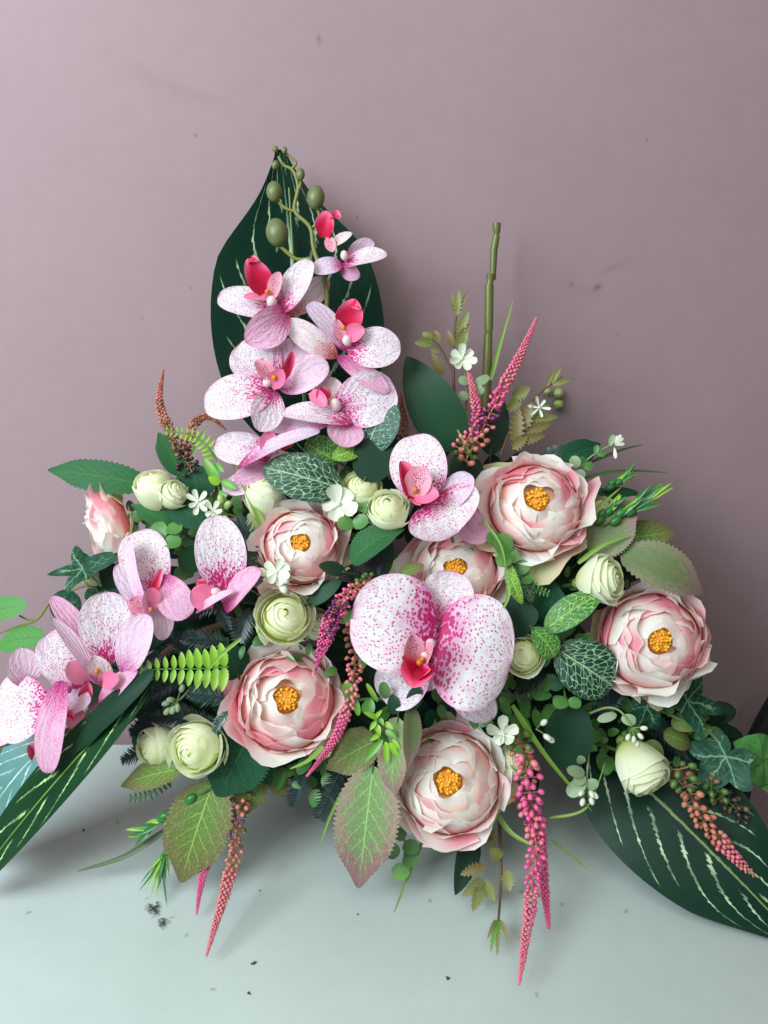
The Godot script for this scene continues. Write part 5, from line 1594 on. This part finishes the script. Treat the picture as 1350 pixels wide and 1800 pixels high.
	sprig("spiny_sprig", "small olive spiny twig against the wall beside the tall dark leaf", "leaf sprig", [[796, 654, -0.8], [782, 625, -1.0], [770, 606, -1.0], [756, 596, -1.0]], 4, "brown_stem", [
		[[760, 602, -1.0], [728, 602, -1.0], 16, "olive_leaf"], [[764, 600, -1.0], [742, 584, -1.0], 17, "olive_leaf"], [[770, 604, -1.0], [764, 580, -1.0], 15, "brown_leaf"], [[774, 616, -1.0], [756, 614, -0.9], 12, "olive_leaf"], [[780, 660, -1.0], [758, 618, -1.0], 18, "brown_leaf"]], sp0, sg)
	sprig("spiny_sprig", "brown spiny sprig right of the upper right spike", "leaf sprig", [[880, 800, -1.2], [905, 740, -1.0], [950, 690, -1.0], [988, 662, -1.0]], 5, "brown_stem", [
		[[968, 676, -1.0], [1006, 666, -1.0], 10, "olive_leaf"], [[966, 676, -1.0], [986, 646, -1.0], 9, "olive_leaf"], [[960, 680, -1.0], [974, 650, -1.0], 8, "brown_leaf"], [[900, 700, -1.0], [932, 680, -0.8], 22, "olive_leaf"], [[915, 760, -0.8], [934, 706, -0.6], 22, "brown_leaf"], [[906, 780, -0.8], [912, 716, -0.6], 22, "brown_leaf"], [[916, 760, -0.8], [970, 744, -0.8], 18, "brown_leaf"], [[912, 776, -0.8], [960, 764, -0.8], 16, "brown_leaf"], [[926, 736, -0.8], [982, 732, -1.0], 16, "olive_leaf"], [[900, 790, -0.6], [928, 762, -0.6], 18, "brown_leaf"], [[890, 720, -1.0], [920, 700, -1.0], 18, "olive_leaf"]], sp0, sg)
	sprig("spiny_sprig", "olive spiny sprig hanging below the lowest rose onto the table", "leaf sprig", [[878, 1440, -0.4], [880, 1500, 0.6], [880, 1560, 1.0], [876, 1620, 1.0]], 7, "brown_stem", [
		[[874, 1474, 0.6], [822, 1472, 0.8], 22, "olive_leaf"], [[870, 1470, 0.6], [840, 1460, 0.8], 18, "brown_leaf"], [[852, 1522, 0.8], [808, 1538, 1.0], 18, "brown_leaf"], [[850, 1546, 0.8], [812, 1576, 1.0], 20, "olive_leaf"], [[848, 1556, 0.8], [830, 1604, 1.0], 20, "olive_leaf"], [[852, 1550, 0.8], [870, 1586, 1.0], 18, "olive_leaf"], [[880, 1510, 0.9], [860, 1490, 1.0], 22, "olive_leaf"], [[890, 1530, 0.8], [896, 1568, 1.0], 20, "olive_leaf"], [[874, 1616, 1.0], [862, 1676, 1.2], 9, "fresh_leaf"], [[876, 1616, 1.0], [874, 1684, 1.2], 8, "olive_leaf"], [[878, 1616, 1.0], [898, 1656, 1.2], 8, "olive_leaf"], [[872, 1616, 1.0], [856, 1652, 1.2], 7, "olive_leaf"]], sp0, sg)
	# white blossoms
	var wb := "small white blossom sprigs"
	t = thing("white_blossom", "small white blossom at the foot of the upper middle rose", "blossom", P([486, 1010, 2]), wb)
	blossom(t, [486, 1006, 2.6], 27, 7, 0.4)
	buds(t, [488, 1020, 2.0], [[500, 1020, 2.4], [498, 1034, 2.2], [462, 1006, 2.4]], 15, "blossom")
	t = thing("white_blossom", "waxy white blossom sprig above the single white orchid", "blossom", P([380, 900, 0.6]), wb)
	stem(t, "stem", "pale_stem", [[420, 910, -0.4], [390, 900, 0.8], [352, 884, 1.4]], 4, 3)
	blossom(t, [348, 882, 1.8], 26, 7, 0.9, "blossom", [0.0, 0.4], 0.38)
	blossom(t, [374, 898, 1.6], 22, 5, 0.2, "blossom", [0.0, 0.3], 0.45)
	buds(t, [392, 900, 0.8], [[396, 912, 1.6], [388, 878, 1.2], [415, 896, 1.2, 0, 1.6], [400, 888, 1.2], [384, 906, 1.4]], 13, "blossom_bud")
	t = thing("white_blossom", "pale green tinged blossom left of the paired rosebuds", "blossom", P([590, 890, 0.8]), wb)
	blossom(t, [595, 886, 1.4], 40, 5, 0.5, "blossom", [0.1, 0.3], 0.75)
	blossom(t, [586, 866, 0.8], 26, 5, 0.1, "blossom", [-0.2, 0.5], 0.7)
	buds(t, [570, 892, 0.8], [[540, 876, 1.4, 0, 1.5], [545, 894, 1.4, 0, 1.5], [552, 905, 1.4, 0, 1.3], [561, 874, 1.2, 0, 1.7], [572, 914, 1.4, 0, 1.3]], 13, "blossom_bud")
	t = thing("white_blossom", "white blossom at the top between the short spike and the stick", "blossom", P([815, 640, -0.2]), wb)
	stem(t, "stem", "pale_stem", [[816, 760, -0.8], [820, 700, -0.4], [816, 632, 0.2]], 4, 3)
	blossom(t, [812, 630, 0.6], 28, 7, 0.2, "blossom", [0.0, 0.2], 0.5)
	for q in [[826, 672, 806, 666], [832, 676, 860, 662], [834, 680, 850, 690], [824, 700, 806, 692]]:
		blade(t, "leaf", "sage", [q[0], q[1], 0.2], [q[2], q[3], 0.4], 16, {"pr": [0.5, 0.42]})
	t = thing("white_blossom", "white blossom beside the palest rose near the hanging spikes", "blossom", P([884, 1290, 1]), wb)
	blossom(t, [884, 1288, 2.2], 33, 5, 1.0, "blossom", [0.1, 0.1], 0.58)
	blossom(t, [886, 1292, 2.5], 24, 4, 0.3, "blossom", [0.4, 0.1], 0.3)
	t = thing("white_blossom", "cluster of tiny white buds right of the hanging spike top", "blossom", P([950, 1285, 1]), wb)
	buds(t, [942, 1282, 1.4], [[964, 1278, 2.0, 0, 1.2], [978, 1292, 2.0, 0, 1.3], [962, 1296, 2.0], [956, 1270, 1.8], [968, 1300, 1.8]], 11, "blossom")
	t = thing("white_blossom", "sage leaved sprig with white buds left of the nodding rosebud", "blossom", P([1030, 1350, 1]), wb)
	stem(t, "stem", "sage", [[1038, 1300, 0.6], [1032, 1360, 1.4], [1034, 1400, 1.8]], 4, 3)
	for q in [[1028, 1360, 996, 1352, 20], [1024, 1342, 1018, 1328, 16], [1030, 1370, 998, 1398, 26], [1034, 1370, 1048, 1386, 22], [1030, 1366, 1008, 1374, 20]]:
		blade(t, "leaf", "sage", [q[0], q[1], 1.8], [q[2], q[3], 2.2], q[4], {"pr": [0.6, 0.45], "cup": 0.2})
	buds(t, [1032, 1382, 1.8], [[1022, 1394, 2.4], [1040, 1396, 2.4], [1024, 1410, 2.4], [1040, 1408, 2.4], [1046, 1398, 2.4]], 10, "blossom")
	t = thing("white_blossom", "tiny white bud sprig drooping on the nodding rosebud", "blossom", P([1110, 1285, 1]), wb)
	stem(t, "stem", "pale_stem", [[1036, 1254, 0.4], [1066, 1244, 1.0], [1090, 1250, 1.6], [1110, 1276, 2.4]], 5, 4)
	buds(t, [1112, 1280, 2.6], [[1104, 1296, 3.0], [1114, 1300, 3.0], [1126, 1294, 3.0], [1132, 1280, 3.0], [1120, 1308, 3.0]], 9, "blossom")
	blade(t, "leaf", "sage", [1092, 1262, 1.8], [1118, 1268, 2.2], 20, {"pr": [0.5, 0.42]})
	blade(t, "leaf", "sage", [1050, 1266, 0.8], [1084, 1256, 1.0], 16, {"pr": [0.5, 0.5]})
	t = thing("white_blossom", "pale sage bud sprig under the bright fern frond", "blossom", P([318, 1215, 0.6]), wb)
	stem(t, "stem", "sage", [[336, 1208, 0.2], [322, 1224, 1.0], [306, 1238, 1.4]], 4, 3)
	buds(t, [312, 1230, 1.4], [[292, 1236, 1.8], [294, 1250, 1.8], [304, 1248, 1.8], [300, 1230, 1.8], [312, 1244, 1.6], [320, 1210, 1.4]], 11, "sage")
	t = thing("white_blossom", "small sage sprig with a white blossom over the wall at the upper right", "blossom", P([1010, 810, -1]), wb)
	stem(t, "stem", "sage", [[1000, 840, -1.2], [1040, 802, -1.0], [1082, 778, -1.0]], 4, 3)
	for q in [[1016, 822, 1006, 802, 20], [1026, 816, 1042, 822, 16], [1046, 798, 1050, 782, 10], [1050, 796, 1064, 798, 12], [1072, 784, 1078, 764, 10], [1030, 810, 1016, 812, 18], [1016, 826, 1024, 842, 18]]:
		blade(t, "leaf", "clover" if int(q[0]) % 4 else "sage", [q[0], q[1], -0.8], [q[2], q[3], -0.7], q[4], {"pr": [0.5, 0.45], "cup": 0.2})
	for q in [[1080, 780, 1096, 770], [1080, 780, 1092, 764], [1080, 782, 1098, 780], [1080, 786, 1082, 806], [1078, 780, 1086, 766]]:
		blade(t, "petal", "blossom", [q[0], q[1], -0.7], [q[2], q[3], -0.6], 6, {"pr": [0.8, 0.4]})
	t = thing("white_blossom", "green buds and a white star flower right of the brown spiny sprig", "blossom", P([940, 720, -0.8]), wb)
	stem(t, "stem", "pale_stem", [[930, 760, -1.0], [945, 725, -0.8], [965, 712, -0.8]], 3, 3)
	blossom(t, [948, 716, -0.4], 22, 6, 0.2, "blossom", [0.2, 0.3], 0.26)
	buds(t, [958, 720, -0.6], [[982, 691, -0.4, 0, 2.1], [982, 711, -0.4, 0, 2.1], [962, 688, -0.5, 0, 1.5]], 9, "blossom_bud")
	t = thing("leaf_cluster", "small grey green twig peeping over the upper right rose", "leaf sprig", P([965, 800, -1.4]))
	stem(t, "stem", "fir_light", [[962, 812, -1.4], [972, 796, -1.4], [980, 786, -1.4]], 3, 2)
	for q in [[968, 800, 964, 786, 8], [974, 794, 976, 782, 9], [978, 792, 992, 784, 9], [976, 798, 990, 800, 9], [970, 802, 984, 806, 8]]:
		blade(t, "leaf", "fir_light", [q[0], q[1], -1.3], [q[2], q[3], -1.2], q[4], {"pr": [0.8, 0.4]})
	# fir twigs
	var firs := [["fir twig spreading left of the open rosebud", [430, 1050, 0.2], [318, 1082, 0.8], 46, "fir"], ["fir twig right below the single white orchid", [376, 1052, 1.2], [404, 1110, 1.6], 40, "fir"], ["fir twig left of the open rosebud under the pink orchid petal", [440, 1068, 0.4], [420, 1130, 0.8], 56, "fir"],
		["grey fir twig at the right of the upright white petal", [452, 980, 0.4], [418, 906, 0.8], 46, "fir_light"], ["grey fir twig tip at the left edge of the upper middle rose", [430, 1010, 0.4], [442, 950, 1.0], 44, "fir_light"], ["fir twig above the bright fern frond", [400, 1130, -0.4], [318, 1120, 0.2], 52, "fir"], ["fir twig crossing above the fern beside the stem", [340, 1150, -0.6], [286, 1112, -0.2], 44, "fir"],
		["grey fir twig under the bright fern frond near the rose", [398, 1230, 0.4], [330, 1216, 1.0], 54, "fir_light"], ["small fir tip on the front lower left rosebud", [400, 1250, 2.6], [376, 1288, 3.4], 30, "fir_light"], ["dark fir twig left of the sage bud sprig", [330, 1190, -1.2], [238, 1244, -0.4], 54, "fir"], ["dark fir twig in the shade under the folded leaf", [330, 1240, -1.0], [226, 1290, -0.2], 50, "fir"],
		["fir twig touching the table left of the lower rosebuds", [300, 1300, -1.6], [212, 1340, -0.4], 44, "fir"], ["fir twig above the lower left rosebuds", [380, 1270, -0.8], [260, 1260, -0.2], 56, "fir"], ["fir twig over the table below the mauve leaf's neighbour", [600, 1350, -1.2], [560, 1440, -0.6], 60, "fir"], ["fir twig under the middle of the large pink rose", [540, 1340, -1.4], [516, 1420, -0.8], 50, "fir"],
		["fir twig in the gap between the two upper middle roses", [668, 1030, -0.6], [650, 970, 0.2], 54, "fir"], ["fir twig right of the half hidden rose in the shade", [930, 1030, -0.8], [956, 986, -0.2], 50, "fir"], ["fir twig under the upper middle rose's right side", [590, 1050, -0.8], [540, 1040, 0.0], 48, "fir"], ["fir twig behind the nodding rosebud", [1150, 1280, -1.6], [1220, 1340, -0.8], 54, "fir"],
		["fir twig near the ivy vine under the far right rose", [1110, 1250, -1.6], [1190, 1300, -1.0], 54, "fir"], ["fir twig behind the large netted leaf", [480, 860, -0.6], [440, 826, -0.2], 44, "fir"], ["fir twig left of the large flat orchid", [640, 1040, -0.6], [612, 1000, 0.2], 44, "fir"], ["fir twig under the left lilac orchids", [300, 1140, -0.8], [216, 1200, -0.2], 50, "fir"],
		["fir twig in the shade right of the small round rosebud", [960, 1180, -1.2], [910, 1220, -0.4], 54, "fir"], ["fir twig below the dark netted leaf", [1040, 1260, -1.2], [1090, 1220, -0.6], 50, "fir"], ["fir twig under the lower left rosebuds by the dark leaf", [420, 1300, -1.4], [400, 1380, -0.6], 54, "fir"]]
	for i in firs.size():
		var q: Array = firs[i]
		fir(q[0], q[1], q[2], float(q[3]), q[4], 0.10, 300 + i, [0.2 * sin(i * 2.1), 0.25])

func make_spikes() -> void:
	var std := ["bead_rust", "bead_green", "bead_salmon", "bead_pink", "bead_hot", "bead_hot"]
	flower_spike("tall pink beaded spike at the upper right beside the stick", [[818, 810, 0.2], [846, 758, 0.6], [880, 690, 0.2], [915, 622, -0.4], [944, 557, -1.0]], 42, ["bead_salmon", "bead_green", "bead_salmon", "bead_pink", "bead_plum", "bead_hot", "bead_pink"], 61)
	flower_spike("short pink spike below the top white blossom", [[806, 800, 0.2], [836, 740, 0.6], [832, 690, 0.6], [820, 640, 0.4]], 34, ["bead_salmon", "bead_green", "bead_pink", "bead_hot", "bead_pink"], 62)
	flower_spike("brown tinged spike standing highest at the far left", [[338, 830, -0.8], [316, 790, -0.6], [288, 735, -0.8], [280, 700, -0.9], [287, 648, -1.0]], 34, ["bead_brown", "bead_dark", "bead_dark", "bead_rust", "bead_rust", "bead_salmon"], 63)
	flower_spike("faded spike curling right under the top orchids at the left", [[322, 826, -1.0], [330, 770, -0.8], [348, 738, -0.6], [370, 734, -0.4], [398, 756, -0.2]], 30, ["bead_rust", "bead_dark", "bead_rust", "bead_salmon", "bead_rust"], 64)
	flower_spike("bright pink spike hanging over the large pink rose", [[650, 1018, 0.6], [600, 1055, 2.0], [572, 1100, 3.2], [553, 1186, 4.4]], 36, ["bead_salmon", "bead_green", "bead_salmon", "bead_pink", "bead_hot", "bead_plum", "bead_hot"], 65)
	flower_spike("second bright pink spike tip lying on the large pink rose", [[606, 1062, 1.4], [594, 1090, 2.6], [576, 1130, 3.6], [552, 1180, 4.4]], 26, ["bead_hot", "bead_plum", "bead_hot", "bead_plum", "bead_hot"], 66)
	flower_spike("pink spike trailing down between the two lower roses", [[622, 1096, 1.0], [624, 1170, 1.8], [612, 1240, 2.0], [584, 1306, 2.2], [538, 1366, 2.4]], 40, ["bead_brown", "bead_salmon", "bead_rust", "bead_salmon", "bead_pink", "bead_pink", "bead_hot"], 67)
	flower_spike("rusty beaded spike standing on the table at the lower left", [[434, 1384, -0.4], [418, 1440, 1.6], [412, 1500, 3.0], [392, 1580, 3.0], [362, 1682, 1.6]], 42, ["bead_rust", "bead_rust", "bead_salmon", "bead_plum", "bead_brown", "bead_salmon", "bead_pink"], 68)
	flower_spike("thin magenta spike behind the big olive leaf", [[390, 1430, 0.6], [372, 1490, 1.4], [356, 1540, 1.6], [345, 1608, 0.8]], 30, ["bead_hot", "bead_plum", "bead_hot", "bead_hot"], 69)
	flower_spike("hot pink hanging spike, upper of the two below the palest rose", [[912, 1290, 1.0], [928, 1370, 1.6], [940, 1440, 2.0], [952, 1520, 2.0], [965, 1634, 1.6]], 54, ["bead_rust", "bead_green", "bead_salmon", "bead_pink", "bead_hot", "bead_hot", "bead_hot"], 70)
	flower_spike("long pink hanging spike with its tip lowest on the table", [[920, 1400, 0.8], [942, 1480, 2.6], [936, 1560, 3.4], [925, 1640, 2.6], [912, 1732, 2.0]], 46, ["bead_salmon", "bead_plum", "bead_pink", "bead_pink", "bead_hot", "bead_pink"], 71)
	flower_spike("dim pink spike lying along the ribbed leaf at the lower right", [[1196, 1352, 2.4], [1230, 1430, 3.4], [1285, 1500, 4.0], [1356, 1568, 4.2]], 52, ["bead_brown", "bead_green", "bead_rust", "bead_salmon", "bead_pink"], 72)
	flower_spike("green budded spike beside the dim pink spike at the lower right", [[1250, 1380, 2.2], [1300, 1430, 3.0], [1330, 1480, 3.4], [1372, 1560, 3.6]], 46, ["bead_green", "bead_green", "bead_brown", "bead_dark", "bead_green"], 73)
	flower_spike("small dark spike showing behind the tall plain dark leaf", [[712, 790, -1.6], [708, 740, -1.4], [704, 690, -1.4]], 30, ["bead_brown", "bead_green", "bead_rust", "bead_rust"], 74)

func make_debris() -> void:
	rng.seed = 91
	for q in [["tuft of dark lint on the table left of the hanging spikes", 270, 1592, 22, 46], ["smaller lint tail below the dark lint tuft", 286, 1616, 14, 22]]:
		var c := P([q[1], q[2], 0, 0.01])
		var o := thing("lint_tuft", q[0], "lint", c)
		for i in int(q[4]):
			var k := PackedVector3Array()
			var p := c + Vector3(rng.randf_range(-1, 1), 0.0, rng.randf_range(-1, 1)) * float(q[3]) * 0.0002
			for s in 5:
				p += Vector3(rng.randf_range(-1, 1), 0.0, rng.randf_range(-1, 1)) * 0.0022
				p.y = 0.0008 + rng.randf() * 0.0012
				k.append(p)
			part(o, "fibre", tube_mesh(smooth_path(k, 3), 0.00018, 0.00010, 4), M.lint)
	var specks := [["black crumb on the table below the lowest beaded tip at the left", 445, 1687, 5], ["black crumb nearest the bottom edge of the table", 437, 1740, 3.4], ["black crumb on the table left of the longest spike", 787, 1714, 5], ["tiny dark crumb below the mauve serrated leaf", 628, 1602, 2.6], ["tiny dark crumb in the shadow of the lower left spike", 456, 1560, 2.4], ["small dark crumb beside the lower left grass blade", 146, 1454, 3.4]]
	for q in specks:
		var c := P([q[1], q[2], 0, 0.01])
		c.y = 0.0008
		var o := thing("crumb", q[0], "crumb", c, "dark crumbs on the table")
		for i in 3:
			var d := Vector3(rng.randf_range(-1, 1), 0.0, rng.randf_range(-1, 1)) * float(q[3]) * 0.00022
			bead(o, "fleck", M.lint, c + d, Vector3(rng.randf_range(-1, 1), 0.1, rng.randf_range(-1, 1)), float(q[3]) * 0.00016, 1.8, true)
